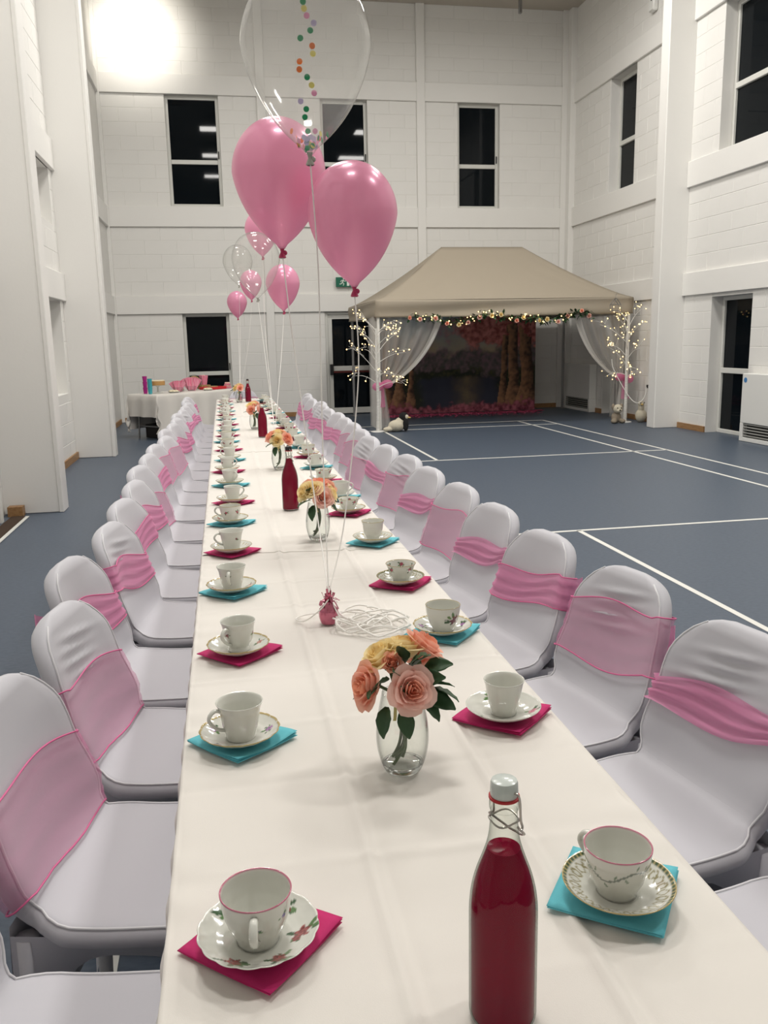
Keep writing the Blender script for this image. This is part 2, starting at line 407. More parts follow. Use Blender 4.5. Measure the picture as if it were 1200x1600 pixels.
blocks(W_right, [(13.2, 17.55), (9.6, 12.95)], BANDS, holes_right, lambda p, q, z: Vector((XR, q, z)), -PI/2,
       lambda b: (1 if b[0] < 10.4 else 0, 1 if b[2] > 7 else 0, 1 if (b[2] < 2 and b[0] > 15.9) else 0))
blocks(W_left, [(8.47, 12.25), (6.0, 8.2)], BANDS, holes_left, lambda p, q, z: Vector((XL, p, z)), PI/2, lambda b: (1 if b[0] < 7 else 0, b[2] > 6.9))
# concrete frame
for k, (a, b) in enumerate(COLX):
    struct('trim_column', bbox(a if k else XL, b, YB-.055, YB+.02, 0, ZC, .006), m_beam)
BZ = [(2.10, 2.45), (3.74, 4.12), (6.13, 6.48)]
for z0, z1 in BZ:
    for i in range(3):
        struct('trim_beam', bbox(COLX[i][1], COLX[i+1][0], YB-.05, YB+.02, z0, z1, .006), m_beam)
    struct('trim_beam', bbox(XR-.05, XR+.02, 13.2, 17.7, z0, z1, .006), m_beam)
    struct('trim_beam', bbox(XR-.05, XR+.02, 8.0, 12.95, z0, z1, .006), m_beam)
    struct('trim_beam', bbox(XL-.02, XL+.05, 12.5, 17.7, z0, z1, .006), m_beam)
    struct('trim_beam', bbox(XL-.02, XL+.05, 8.47, 12.25, z0, z1, .006), m_beam)
    struct('trim_beam', bbox(XL-.02, XL+.05, 4.3, 8.22, z0, z1, .006), m_beam)
struct('trim_column', bbox(7.2, XR+.02, 17.52, YB-.055, 0, ZC, .006), m_beam)
for y in (12.95, 8.85, 4.75, 0.65):
    struct('trim_column', bbox(6.88, XR+.02, y, y+.25, 0, ZC, .01), m_beam)
for y in (12.25, 8.22, 4.1, 0.0):
    g = join(bbox(XL-.02, -1.56, y, y+.22, 0, ZC, .008), bbox(-1.575, -1.53, y-.012, y+.232, 0.0, ZC, .006))
    struct('trim_column', g, m_beam)
# skirting boards
struct('baseboard_back', join(*[box(a, b, YB-.022, YB-.001, 0, .09) for a, b in ((-1.98, .91), (1.07, 2.09), (3.24, 4.05), (4.22, 7.09))]), m_skirt)
struct('baseboard_right', join(*[box(XR-.03, XR-.006, a, b, 0, .09) for a, b in ((12.15, 12.95), (13.2, 14.88), (15.9, 17.5), (8, 11.12))]), m_skirt)
struct('baseboard_left', join(*[box(XL+.006, XL+.03, a, b, 0, .09) for a, b in ((8.44, 12.25), (12.47, 17.5))]+[box(-2.0, -1.87, 8.1, 8.2, 0, .09)]), m_skirt)
# windows
WN = [0]
def window(put, a0, a1, z0, z1, split, handle=True, sill=False):
    # put(a, d, z): a along the wall, d depth from wall face into the wall
    WN[0] += 1
    e = empty('window_%d' % WN[0], put((a0+a1)/2, .1, z0)); e['kind'] = 'structure'
    inv = Vector(e.location)
    def pb(a, b, d0, d1, c, d, bev=.006):
        p, q = Vector(put(a, d0, c))-inv, Vector(put(b, d1, d))-inv
        return bbox(min(p.x, q.x), max(p.x, q.x), min(p.y, q.y), max(p.y, q.y), min(p.z, q.z), max(p.z, q.z), bev)
    fw = 0.06
    obj('frame', join(pb(a0, a0+fw, .10, .17, z0, z1), pb(a1-fw, a1, .10, .17, z0, z1), pb(a0+fw, a1-fw, .10, .17, z1-fw, z1), pb(a0+fw, a1-fw, .10, .17, z0, z0+fw)), m_frame, e, smooth=False)
    zz = [z0+fw]+([split] if split else [])+[z1-fw]
    if split: obj('transom', pb(a0+fw, a1-fw, .095, .17, split-.04, split+.04), m_frame, e, smooth=False)
    for i in range(len(zz)-1):
        lo = zz[i]+(.04 if i else 0); hi = zz[i+1]-(.04 if i < len(zz)-2 else 0)
        obj('pane', pb(a0+fw, a1-fw, .135, .15, lo, hi, .001), m_pane, e, smooth=False)
    if handle: obj('handle', pb(a1-.05, a1-.03, .07, .10, (split or (z0+z1)/2)+.06, (split or (z0+z1)/2)+.2), m_black, e, smooth=False)
    return e
pback = lambda a, d, z: (a, YB+d, z)
pright = lambda a, d, z: (XR+d+.08, a, z)
window(pback, -0.82, 0.18, 4.12, 6.13, 4.95); window(pback, 2.13, 3.06, 4.12, 6.13, 4.95); window(pback, 4.90, 5.78, 4.12, 6.13, 4.95)
window(pback, -0.74, 0.17, 0.60, 2.10, 0.92)
window(pright, 14.88, 15.9, 4.12, 6.13, 5.0, False); window(pright, 11.0, 12.18, 4.12, 6.13, 5.0, False)
window(pright, 14.88, 15.9, 0.0, 2.05, 0.95, False); window(pright, 11.12, 12.15, 0.0, 2.05, 0.95, False)
# emergency exit door
e = empty('door_1', (2.66, YB+.1, 0)); e['kind'] = 'structure'
def db(a, b, y0, y1, c, d, bv=.005): return bbox(a-2.66, b-2.66, y0, y1, c, d, bv)
obj('door_frame', join(db(2.09, 2.15, -.06, .06, 0, 2.10), db(3.18, 3.24, -.06, .06, 0, 2.10), db(2.15, 3.18, -.06, .06, 2.04, 2.10)), m_frame, e, smooth=False)
obj('door_leaf', join(db(2.15, 2.24, -.03, .03, .02, 2.04), db(3.10, 3.18, -.03, .03, .02, 2.04), db(2.24, 3.10, -.03, .03, 1.95, 2.04), db(2.24, 3.10, -.03, .03, .9, 1.0), db(2.24, 3.10, -.03, .03, .02, .14)), m_frame, e, smooth=False)
obj('pane', db(2.24, 3.10, -.004, .004, 1.0, 1.95), m_pane, e, smooth=False); obj('pane', db(2.24, 3.10, -.004, .004, .14, .9), m_pane, e, smooth=False)
obj('mullion', db(2.66, 2.70, -.025, -.005, .14, 1.95), m_black, e, smooth=False)
obj('push_bar', db(2.2, 3.14, -.09, -.06, .86, .90), m_red, e, smooth=False)
for a in (2.17, 3.09): obj('push_bar_box', db(a, a+.07, -.10, -.03, .82, 1.04), m_black, e, smooth=False)
obj('hinge', db(3.15, 3.19, -.075, -.06, .2, .3), m_black, e, smooth=False)
# left door and its mat
e = empty('door_2', (XL, 6.9, 0)); e['kind'] = 'structure'
obj('door_leaf', bbox(.006, .05, -.9, .9, 0, 2.05), m_door, e, smooth=False); obj('architrave', join(bbox(.006, .07, .9, .98, 0, 2.1), bbox(.006, .07, -.98, -.9, 0, 2.1)), m_frame, e, smooth=False)
obj('handle', join(cyl((.05, .72, 1.0), (.11, .72, 1.0), .012), cyl((.11, .72, 1.0), (.11, .58, 1.0), .011)), m_black, e)
o = obj('door_mat', join(bbox(-1.96, -1.84, 6.0, 8.05, .002, .016, .004)), m_mat); tag(o, 'dark brown coir mat in front of the left side door', 'mat')
o = obj('mat_edge_strip', bbox(-1.838, -1.805, 6.0, 8.05, .002, .012, .003), m_frame); tag(o, 'pale metal edging strip beside the dark door mat', 'edge strip')
# badminton court lines
def fl(a, b, c, d): return box(a, b, c, d, .0005, .003)
LW = .02
court = join(fl(5.74-LW, 5.74+LW, 1.6, 15.0), fl(5.26-LW, 5.26+LW, 1.6, 15.0), fl(-.36-LW, -.36+LW, 1.6, 15.0), fl(.10-LW, .10+LW, 1.6, 15.0),
             fl(2.69-LW, 2.69+LW, 1.6, 6.2), fl(2.60-LW, 2.60+LW, 10.42, 15.0), fl(-.36, 5.74, 6.2-LW, 6.2+LW), fl(-.36, 5.74, 10.42-LW, 10.42+LW),
             fl(-.36, 5.74, 14.24-LW, 14.24+LW), fl(-.36, 5.74, 15-LW, 15+LW))
struct('trim_court_lines', court, m_line)
# radiator covers on the right wall
def rad_cover(y0, y1, lab):
    e = empty('radiator_cover', (XR-.07, (y0+y1)/2, 0)); h = (y1-y0)/2
    tag(e, lab, 'radiator cover')
    obj('casing', join(bbox(-.09, .06, -h, h, .26, .95, .008), bbox(-.09, .06, -h, -h+.07, .004, .26), bbox(-.09, .06, h-.07, h, .004, .26), bbox(-.085, .06, -h+.07, h-.07, .004, .06)), m_white, e, smooth=False)
    obj('grille_shade', box(-.02, -.01, -h+.07, h-.07, .06, .26), m_dark, e, smooth=False)  # near-black sheet: shade inside the casing put in as colour
    for k in range(5):
        z = .075+k*.04; obj('slat', bbox(-.08, -.05, -h+.07, h-.07, z, z+.018, .003), m_grille, e, smooth=False)
    return e
rad_cover(16.15, 17.45, 'white radiator cover with low grille inside the beige gazebo')
rc = rad_cover(9.4, 11.0, 'white radiator cover with blue sticker beside the tall right-hand window')
obj('sticker', cyl((-.094, .72, .86), (-.0905, .72, .86), .035, 20), m_blue, rc)
# ceiling lamps (above the frame)
for k, (x, y) in enumerate(LAMPS):
    e = empty('ceiling_lamp', (x, y, 7.55)); tag(e, 'rectangular ceiling lamp, %s of the lamps counted down the hall' % ORD[k], 'lamp', 'ceiling lamps')
    obj('housing', bbox(-.62, .62, -.32, .32, .02, .12, .01), m_fix, e, smooth=False)
    obj('diffuser', box(-.58, .58, -.28, .28, .012, .02), m_diff, e, smooth=False)
    for s in (-.5, .5): obj('hanger', cyl((s, 0, .11), (s, 0, .36), .008), m_steel, e)
    ld = bpy.data.lights.new('lamp_light', 'AREA'); ld.shape = 'RECTANGLE'; ld.size = 1.16; ld.size_y = .56; ld.energy = LAMP_W; ld.color = LAMP_C
    lo = bpy.data.objects.new('lamp_light', ld); link(lo, e); lo.location = (0, 0, 0.005)
e = empty('floodlight', (-1.25, 16.3, 7.45)); tag(e, 'wall-washing floodlight hung by the back wall', 'lamp')
obj('housing', xf(bbox(-.2, .2, -.12, .0, -.12, .12, .01), Matrix.Rotation(-.5, 4, 'X')), m_fix, e, smooth=False)
obj('hanger', cyl((0, -.08, .05), (0, -.08, .46), .012), m_steel, e)
ld = bpy.data.lights.new('flood_light', 'SPOT'); ld.energy = FLOOD_W; ld.spot_size = 1.7; ld.spot_blend = 1.0; ld.color = (1, .95, .86); ld.shadow_soft_size = .12
lo = bpy.data.objects.new('flood_light', ld); link(lo, e); lo.location = (0, .06, -.02); lo.rotation_euler = (math.radians(78), 0, 0)
# small fittings
e = obj('motion_sensor', bbox(-.05, .045, -.09, .09, -.12, .12, .02), m_white, loc=(XR-.047, 14.28, 6.83)); tag(e, 'white sensor box high on the right wall beside the pillar', 'sensor')
obj('lens', cyl((-.056, -.02, .05), (-.049, -.02, .05), .02), m_black, e)
e = obj('ceiling_bracket', join(bbox(-.03, .03, -.03, .03, -.42, -.08, .005), xf(bbox(-.03, .03, -.03, .03, -.02, .02, .005), Matrix.Translation((0, 0, -.09)) @ Matrix.Rotation(.7, 4, 'Y'))), m_steel, loc=(5.93, 17.0, 7.97)); tag(e, 'grey steel bracket hanging from the ceiling', 'bracket')
e = empty('exit_sign', (2.52, YB-.052, 2.58)); tag(e, 'green emergency exit sign with white running figure above the glass door', 'exit sign')
obj('panel', bbox(-.19, .19, -.035, 0, 0, .19, .004), m_green, e, smooth=False)
man = join(ellipsoid((-.035, -.036, .155), (.013, .004, .013), 10, 6), tube([(-.04, -.037, .135), (-.06, -.037, .085)], .014, 6), tube([(-.06, -.037, .085), (-.03, -.037, .06), (-.045, -.037, .025)], .009, 6),
           tube([(-.06, -.037, .085), (-.085, -.037, .06), (-.12, -.037, .055)], .009, 6), tube([(-.04, -.037, .13), (-.01, -.037, .105), (.01, -.037, .12)], .007, 6), tube([(-.045, -.037, .13), (-.085, -.037, .125), (-.095, -.037, .095)], .007, 6))
obj('running_figure', man, m_signw, e)
obj('doorway_symbol', join(box(.03, .08, -.037, -.034, .02, .17)), m_signw, e, smooth=False)
obj('arrow_symbol', ([(.1, -.037, .10), (.16, -.037, .10), (.13, -.037, .05), (.12, -.037, .15), (.14, -.037, .15), (.14, -.037, .1), (.12, -.037, .1)], [(0, 2, 1), (3, 6, 5, 4)]), m_signw, e, smooth=False)
e = obj('wall_socket', bbox(-.02, 0, -.07, .07, -.045, .045, .006), m_white, loc=(XR-.006, 13.95, .62)); tag(e, 'double wall socket beside the right-hand pillar', 'socket')
obj('plug', bbox(-.06, -.02, -.03, .03, -.03, .03, .006), m_black, e)
o = obj('wall_switch_box', bbox(0, .03, -.05, .05, -.04, .04, .006), m_white, loc=(XL+.0055, 16.2, .95)); tag(o, 'small white switch box low on the left wall near the buffet', 'switch')
obj('rocker', bbox(.03, .04, -.03, .03, -.02, .02, .004), m_black, o)
# ------------------------------------------------------------------ long table and its cloths
TZ = 0.74; TX0, TX1 = -0.112, 0.632
TEND = 12.15
def hill(x, c, w): return math.exp(-((x-c)/w)**2)
def nz(x, y):
    return (math.sin(x*9.1+y*3.3+1.3)*math.sin(y*5.7-x*4.1)+.6*math.sin(x*21+y*13+.4)*math.sin(y*17-x*8+2))*.5
ntab = 7; tl = (TEND-0.08)/ntab
for k in range(ntab):
    y0 = .1+k*tl; e = empty('folding_table', ((TX0+TX1)/2, y0+tl/2, 0)); w2 = (TX1-TX0)/2-.012; h2 = tl/2-.004
    tag(e, '%s folding table from the near end of the long row, under white cloth' % ORD[k], 'table', 'folding tables under the cloths')
    obj('table_top', bbox(-w2, w2, -h2, h2, .70, TZ-.012, .01), m_table, e, smooth=False)
    for sy in (-1, 1):
        for sx in (-1, 1): obj('leg', cyl((sx*.13, sy*(h2-.12), .70), (sx*.13, sy*(h2-.10), 0), .014, 10), m_steel, e)
        obj('crossbar', cyl((-.13, sy*(h2-.105), .2), (.13, sy*(h2-.105), .2), .01, 8), m_steel, e)
rc_ = random.Random(3)
def cloth(y0, y1, lift, lab, nv, slant=0.0, nu=84):
    tot = .24+(TX1-TX0)+.24
    cr = [y0+.30+.262*i+rc_.uniform(-.03, .03) for i in range(int((y1-y0)/.262))]
    ca = [rc_.uniform(-.7, 1.0) for _ in cr]; sl = [rc_.uniform(-.03, .03) for _ in cr]
    X0, X1 = TX0-.004, TX1+.004
    W = X1-X0; DR = .235
    def fn(u, v):
        d = u*(W+2*DR)-DR
        y = y0+(y1-y0)*v
        if d < 0 or d > W:
            s = -d if d < 0 else d-W; sg = -1 if d < 0 else 1
            q = smoothstep(0, .03, s)
            fold = .006*math.sin(y*31+sg)*smoothstep(.01, .2, s)+.004*math.sin(y*53+2*sg)*smoothstep(0, .03, s)
            x = (X0 if d < 0 else X1)+sg*(.004*q+fold+.006*q*smoothstep(0, .25, s)); z = TZ+lift-s*(1 if s > .012 else s/.012)
            return (x, y+(slant*(x-.26)*(1-v)), z)
        x = X0+d
        z = TZ+lift+.0018*nz(x*1.6, y*1.6)
        for c, a, b in zip(cr, ca, sl):
            t = y-c-b*(x-.26)
            if abs(t) < .08: z += a*(.0058*hill(t, 0, .011)-.0040*hill(t, .026, .016))*(.6+.4*math.sin(x*7+c*5))*(.85+.75*smoothstep(.10, .16, x)*smoothstep(.44, .38, x))
        for c, a in ((.17, .9), (.415, 1.0)):
            t = x-c-.006*math.sin(y*1.3)
            if abs(t) < .04: z += a*(.0058*hill(t, 0, .009)-.0036*hill(t, .020, .012))
        ed = min(d, W-d)
        z += .0022*math.sin(y*37+3*math.sin(y*11))*smoothstep(.09, .0, ed)-.002*smoothstep(.02, 0, ed)
        return (x, y+(slant*(x-.26)*(1-v)), z)
    g = grid(fn, nu, nv)
    o = obj('tablecloth', solid(g, -.0012), m_cloth, sharp=None)
    return tag(o, lab, 'tablecloth', 'white tablecloths on the long table')
cloth(.06, 3.14, .0, 'white creased tablecloth on the nearest stretch of the long table, under the big bottle', 560, nu=200)
cloth(3.10, 6.19, .0015, 'white creased tablecloth on the second stretch of the long table, starting past the balloon weight', 330, -.12, 140)
cloth(6.14, 9.2, .003, 'white tablecloth on the third stretch of the long table, past the second bottle', 90)
far_cloth = cloth(9.17, TEND+.02, .0045, 'white tablecloth on the far stretch of the long table near the buffet', 80)
o = obj('end_drop', grid(lambda u, v: (TX0+u*(TX1-TX0), TEND+.025+.012*math.sin(u*22)*v+.01*v, TZ-.002-v*.26), 30, 8), m_cloth, far_cloth)

# ------------------------------------------------------------------ covered chairs
PROF = [(-.105, .848), (-.094, .79), (-.075, .70), (-.052, .61), (-.03, .545), (-.006, .492), (.028, .460), (.08, .448), (.16, .444), (.28, .448), (.37, .452), (.415, .446), (.436, .425), (.438, .405)]
pp = catmull([(a, 0, b) for a, b in PROF], 8)
ls = [0.0]
for a, b in zip(pp, pp[1:]): ls.append(ls[-1]+(b-a).length)
SLEN = ls[-1]
def prof(s):
    s = min(max(s, 0), SLEN-1e-6)
    import bisect
    i = bisect.bisect_right(ls, s)-1; t = (s-ls[i])/(ls[i+1]-ls[i])
    p = pp[i].lerp(pp[i+1], t); tg = (pp[i+1]-pp[max(i-1, 0)]).normalized()
    return p, tg, Vector((-tg.z, 0, tg.x))*1.0   # normal: forward/up side
SB = 0.40     # arc length where the back turns into the seat
def half_w(s):
    if s < .19: return .205*(1-(1-(s+.0015)/.1915)**2.45)**(1/2.45)
    if s < .33: return .205+.012*smoothstep(.19, .30, s)
    if s < .44: return .217-.020*smoothstep(.33, .41, s)
    if s < .60: return .197+.031*smoothstep(.41, .50, s)
    e = SLEN-s
    if e < .09: return .228-.05*(1-e/.09)**2
    return .228
NF, NR = 13, 6
def ring(s, wr=0.0, wseed=0.0):
    p, tg, n = prof(s)
    hw = half_w(s); th = .025*min(1, (s/.03)**.5 if s < .03 else 1)-.001*smoothstep(.4, .6, s); th = max(th, .003); th = min(th, hw*.9)
    pts = []
    fl_ = hw-th
    for i in range(NF): pts.append((fl_*(1-2*i/(NF-1)), th))
    for i in range(1, NR): a = PI/2+PI*i/NR; pts.append((-fl_+th*math.cos(a), th*math.sin(a)))
    for i in range(NF): pts.append((-fl_*(1-2*i/(NF-1)), -th))
    for i in range(1, NR): a = -PI/2+PI*i/NR; pts.append((fl_+th*math.cos(a), th*math.sin(a)))
    out = []
    bk = 1-smoothstep(.30, .5, s)
    for y, d in pts:
        dd = d+.030*bk*(y/.21)**2*smoothstep(0.0, .12, s)          # dished back
        dd += -.012*(1-bk)*(1-(y/.23)**2)*smoothstep(.45, .6, s)*smoothstep(0, .12, SLEN-s)   # hollow seat
        if wr and d > 0 and .03 < s < .26:                                # pulled creases in the cover
            q = 0
            for k in range(4):
                c = .075+.034*k; t = s-c-.16*(y+.02)*(1 if wseed < .5 else -1)
                q += (1 if k % 2 == 0 else .8)*hill(t, 0, .007)*hill(y, -.02+.03*math.sin(k*2+wseed*9), .085)
            dd += wr*q
        out.append(p+Vector((0, y, 0))+n*dd)
    return out
NRG = 2*NF+2*(NR-1)
def loft(s0, s1, n, wr, ws, cap0, cap1):
    V = []; F = []
    for j in range(n): V += ring(s0+(s1-s0)*j/(n-1), wr, ws)
    for j in range(n-1):
        for i in range(NRG):
            k = (i+1) % NRG; F.append((j*NRG+i, (j+1)*NRG+i, (j+1)*NRG+k, j*NRG+k))
    if cap0: F.append(tuple(range(NRG)))
    if cap1: F.append(tuple((n-1)*NRG+i for i in range(NRG-1, -1, -1)))
    return V, F
back_smooth = mesh('backrest', loft(.0005, SB+.004, 42, 0, 0, True, False), True, [m_cover])
back_wr = [mesh('backrest', loft(.0005, SB+.004, 56, .012, q, True, False), True, [m_cover]) for q in (.2, .8)]
seat_me = mesh('seat', loft(SB, SLEN, 34, 0, 0, False, True), True, [m_cover])
IS = NF+NR//2-1   # side point of the ring (y<0)
def seam_path(side):
    out = []
    for j in range(30):
        s = .02+(SLEN-.16)*j/29; r = ring(s); i = NF if side < 0 else NRG-1
        out.append(r[i]+Vector((.0, side*.0008, .0005)))
    return out
seam_me = [mesh('seam', tube(seam_path(sd), .0028, 6), True, [m_seam]) for sd in (-1, 1)]
def skirt_geo():
    gs = []
    def panel(p0, p1, top, low, inw):
        # p0,p1: (x,y) corner legs; inw: inward vector
        def fn(u, v):
            x = p0[0]+(p1[0]-p0[0])*u; y = p0[1]+(p1[1]-p0[1])*u
            e = abs(2*u-1); zb = low*(1-e**4)+.012*e**4
            z = top+(zb-top)*v; b = (1-e**3)*v*.045; o = .02*(1-z/.45)*e**4
            return (x+inw[0]*(b-o), y+inw[1]*(b-o), z)
        return grid(fn, 21, 8)
    xb, xf_, yb, yf = -.006, .418, .206, .219
    gs.append(panel((xb, -yb), (xf_, -yf), .442, .37, (0, 1))); gs.append(panel((xf_, yf), (xb, yb), .442, .37, (0, -1)))
    gs.append(panel((xf_, -yf), (xf_, yf), .436, .33, (-1, 0))); gs.append(panel((xb, yb), (xb, -yb), .46, .22, (1, 0)))
    return join(*gs)
skirt_me = mesh('skirt', skirt_geo(), True, [m_cover])
leg_me = [mesh('leg', tube([(x, y, .43), (x*1.0+(.0 if x > .2 else -.008), y, .2), (x+(.012 if x > .2 else -.018), y*1.06, .004)], [.022, .019, .016], 12), True, [m_cover]) for x in (.390, .018) for y in (-.19, .19)]
def sash_geo(s0, s1, tilt, fold, seed, nv=15, wave=.012):
    rr = random.Random(seed); ph = [rr.uniform(0, 6) for _ in range(6)]
    V = []; F = []
    cen = ring(.2)
    _q, _t, _n = prof(.2); sgn_flip = (cen[NF//2+1]-cen[NF//2-1]).cross(_t).dot(_n) < 0
    for j in range(nv):
        v = j/(nv-1)
        for i in range(NRG):
            y = cen[i].y
            front = i < NF
            mid = 1-(y/.21)**2
            s = s0+(s1-s0)*v+tilt*y/.2*.5+wave*math.sin(y*14+ph[0]+v*2)*(1 if front else .4)+(.02*mid*(v-.3) if front else 0)
            r = ring(min(max(s, .03), .415))
            p = r[i]; c = sum(r, Vector())/NRG
            nrm = Vector((0, 0, 0)); a, b = r[(i-1) % NRG], r[(i+1) % NRG]
            q, tg, _ = prof(s); nrm = (b-a).cross(tg)
            if nrm.length > 1e-9: nrm.normalize()
            nrm = -nrm if sgn_flip else nrm
            off = .008+fold*(1+math.sin(v*19+y*8+ph[1])+.7*math.sin(v*37-y*17+ph[2]))*.5
            V.append(tuple(p+nrm*off))
    for j in range(nv-1):
        for i in range(NRG):
            k = (i+1) % NRG; F.append((j*NRG+i, (j+1)*NRG+i, (j+1)*NRG+k, j*NRG+k))
    return V, F
def hems(geo, nv):
    gs = []
    for j in (0, nv-1):
        ring_ = geo[0][j*NRG:(j+1)*NRG]; gs.append(tube(ring_+ring_[:1], .0022, 5, False))
    return join(*gs)
def bow_geo():
    gs = [ellipsoid((0, 0, 0), (.018, .022, .024), 10, 7)]
    for sg in (-1, 1):
        def loop(u, v, sg=sg):
            a = u*PI; w_ = .018+.032*math.sin(a); 
            return (-.012-.035*math.sin(a)*(1 if u < .5 else 1)-.018*math.sin(2*a), sg*(.105*math.sin(a/1.0)**.8+.006), (v-.5)*2*w_+(.03 if u < .5 else -.03)*math.sin(a)-.015*math.sin(a))
        gs.append(grid(loop, 14, 5))
        def tail(u, v, sg=sg):
            return (-.014-.02*u+.008*math.sin(u*6+sg), sg*(.02+.07*u)+(v-.5)*(.03+.07*u), -.28*u+.01*math.sin(v*9))
        gs.append(grid(tail, 10, 6))
    return join(*gs)
bow_me = mesh('bow', bow_geo(), True, [m_sash2])
SASH = {}
def sash_mesh(kind, var):
    # kinds: n narrow gathered, m medium, w wide flat sheer
    key = (kind, var)
    if key not in SASH:
        s0, s1, fold, nv = {'n': (.165, .238, .008, 17), 'm': (.15, .252, .0055, 17), 'w': (.14, .365, .0035, 19)}[kind]
        tilt = (-.05, .05, .0)[var]
        if kind == 'w': s0, s1 = ((.112, .285), (.185, .40), (.135, .34))[var]
        g = sash_geo(s0, s1, tilt, fold, var*7+ord(kind), nv)
        SASH[key] = (mesh('sash', g, True, [m_sash if kind == 'w' else m_sash2]), mesh('hem', hems(g, nv), True, [m_hem]))
    return SASH[key]
def chair(loc, rz, kind, var, wr, lab, group):
    e = empty('banquet_chair', loc, rz); tag(e, lab, 'chair', group)
    def put(n, me, p=e): o = bpy.data.objects.new(n, me); return link(o, p)
    put('backrest', back_wr[wr-1] if wr else back_smooth); put('seat', seat_me); put('skirt', skirt_me)
    for lm in leg_me: put('leg', lm)
    for sm in seam_me: put('seam', sm)
    sm, hm = sash_mesh(kind, var); sa = put('sash', sm); sa['label'] = {'n': 'narrow gathered pink organza sash', 'm': 'gathered pink organza sash', 'w': 'wide sheer pink organza sash'}[kind]
    if kind != 'n': put('hem', hm, sa)
    b = put('bow', bow_me, sa); b.location = (-.112, 0, .64)
    return e
SN = {'n': 'narrow gathered pink sash', 'm': 'gathered pink sash', 'w': 'wide sheer pink sash'}
WR = {0: 'smooth', 1: 'creased', 2: 'creased'}
cr_ = random.Random(11)
# rows: (kind, variant, wrinkle, dx) from the near end
LROW = [('w', 0, 0, -.12), ('w', 1, 0, -.04), ('w', 1, 1, .0), ('m', 1, 0, -.07), ('m', 1, 1, -.01), ('m', 0, 0, -.02), ('m', 1, 0, -.02), ('w', 1, 0, -.05), ('m', 0, 0, -.04), ('w', 0, 0, -.04), ('w', 0, 0, 0)]
RROW = [('n', 0, 0, .10), ('n', 0, 2, .05), ('w', 0, 2, .03), ('m', 0, 0, -.02), ('n', 0, 0, -.03), ('w', 2, 0, -.03), ('n', 0, 0, -.05), ('w', 2, 1, -.05), ('n', 1, 0, -.08), ('w', 1, 1, -.10), ('w', 0, 0, -.08), ('w', 0, 0, -.06)]
for k in range(20):
    kd, va, wr, dx = LROW[k] if k < len(LROW) else (cr_.choice('nmm'), cr_.randrange(3), cr_.choice((0, 0, 1)), cr_.uniform(-.04, .02))
    y = 1.18+.531*k+cr_.uniform(-.012, .012)
    if y > 11.75: break
    chair((-.36+dx, y-.02, 0), -.20+cr_.uniform(-.03, .03), kd, va, wr, '%s left-row chair from the near end, white cover with %s' % (ORD[k], SN[kd]), 'covered chairs along the left of the table')
for k in range(20):
    kd, va, wr, dx = RROW[k] if k < len(RROW) else (cr_.choice('nmm'), cr_.randrange(3), cr_.choice((0, 0, 1)), cr_.uniform(-.08, -.02))
    y = 1.16+.531*k+cr_.uniform(-.012, .012)
    if y > 11.75: break
    chair((1.0+dx, y-.03, 0), PI+.20+cr_.uniform(-.03, .03), kd, va, wr, '%s right-row chair from the near end, white cover with %s' % (ORD[k], SN[kd]), 'covered chairs along the right of the table')
chair((.26, TEND+.42, 0), -PI/2, 'w', 2, 0, 'white covered chair at the far head of the long table', 'covered chairs along the left of the table')

# ------------------------------------------------------------------ napkins, saucers, cups
def napkin_mesh(name, seed, m):
    rr = random.Random(seed); gs = []
    a = [rr.uniform(0, 6) for _ in range(5)]
    S = .152
    for l in range(3):
        sh = (rr.uniform(-.0012, .0012), rr.uniform(-.0012, .0012)); ro = rr.uniform(-.008, .008)
        def fn(u, v, l=l):
            x = (u-.5)*S; y = (v-.5)*S
            c = smoothstep(.065, .105, math.hypot(x+.0, y)); 
            cl = max(0, (-x-y)/S-.45)*.02*(l*.2+.3)*(1 if seed % 2 else .2)+max(0, (x-y)/S-.5)*.006*l
            z = .0008+l*.0012+.0014*c*(l*.3+.6)*(1+math.sin(x*45+a[0]+l)*math.sin(y*40+a[1]))+cl
            X = x*math.cos(ro)-y*math.sin(ro)+sh[0]; Y = x*math.sin(ro)+y*math.cos(ro)+sh[1]
            return (X, Y, z)
        gs.append(grid(fn, 13, 13))
    return mesh(name, solid(join(*gs), -.0006), True, [m])
NAP = {c: [napkin_mesh('paper_napkin', s+(0 if c == 'p' else 10), m_pinknap if c == 'p' else m_bluenap) for s in range(4)] for c in 'pb'}
CH = (.67, .675, .62)
def mixc(a, b, t): return tuple(p+(q-p)*t for p, q in zip(a, b))
def paint(pts2, style):
    """pts2: list of (u, v) in metres on the unrolled surface; style: list of motifs"""
    out = []
    for (x, y) in pts2:
        c = CH
        for m in style:
            dx, dy = x-m[1], y-m[2]
            if abs(dx) > .02 or abs(dy) > .02: continue
            if m[0] == 'f':     # flower: petals + heart
                r = math.hypot(dx, dy); a = math.atan2(dy, dx); R = m[3]*(.78+.22*math.cos(5*a+m[1]*99))
                if r < R: c = mixc(m[4], m[5], .5+.5*math.sin(r/m[3]*9+a*2))
            elif m[0] == 'l':   # leaf: rotated ellipse
                ca, sa = math.cos(m[4]), math.sin(m[4]); p, q = dx*ca+dy*sa, -dx*sa+dy*ca
                if (p/m[3])**2+(q/(m[3]*.42))**2 < 1: c = m[5]
        out.append(c)
    return out
GRN, GRD = (.10, .20, .07), (.05, .11, .05)
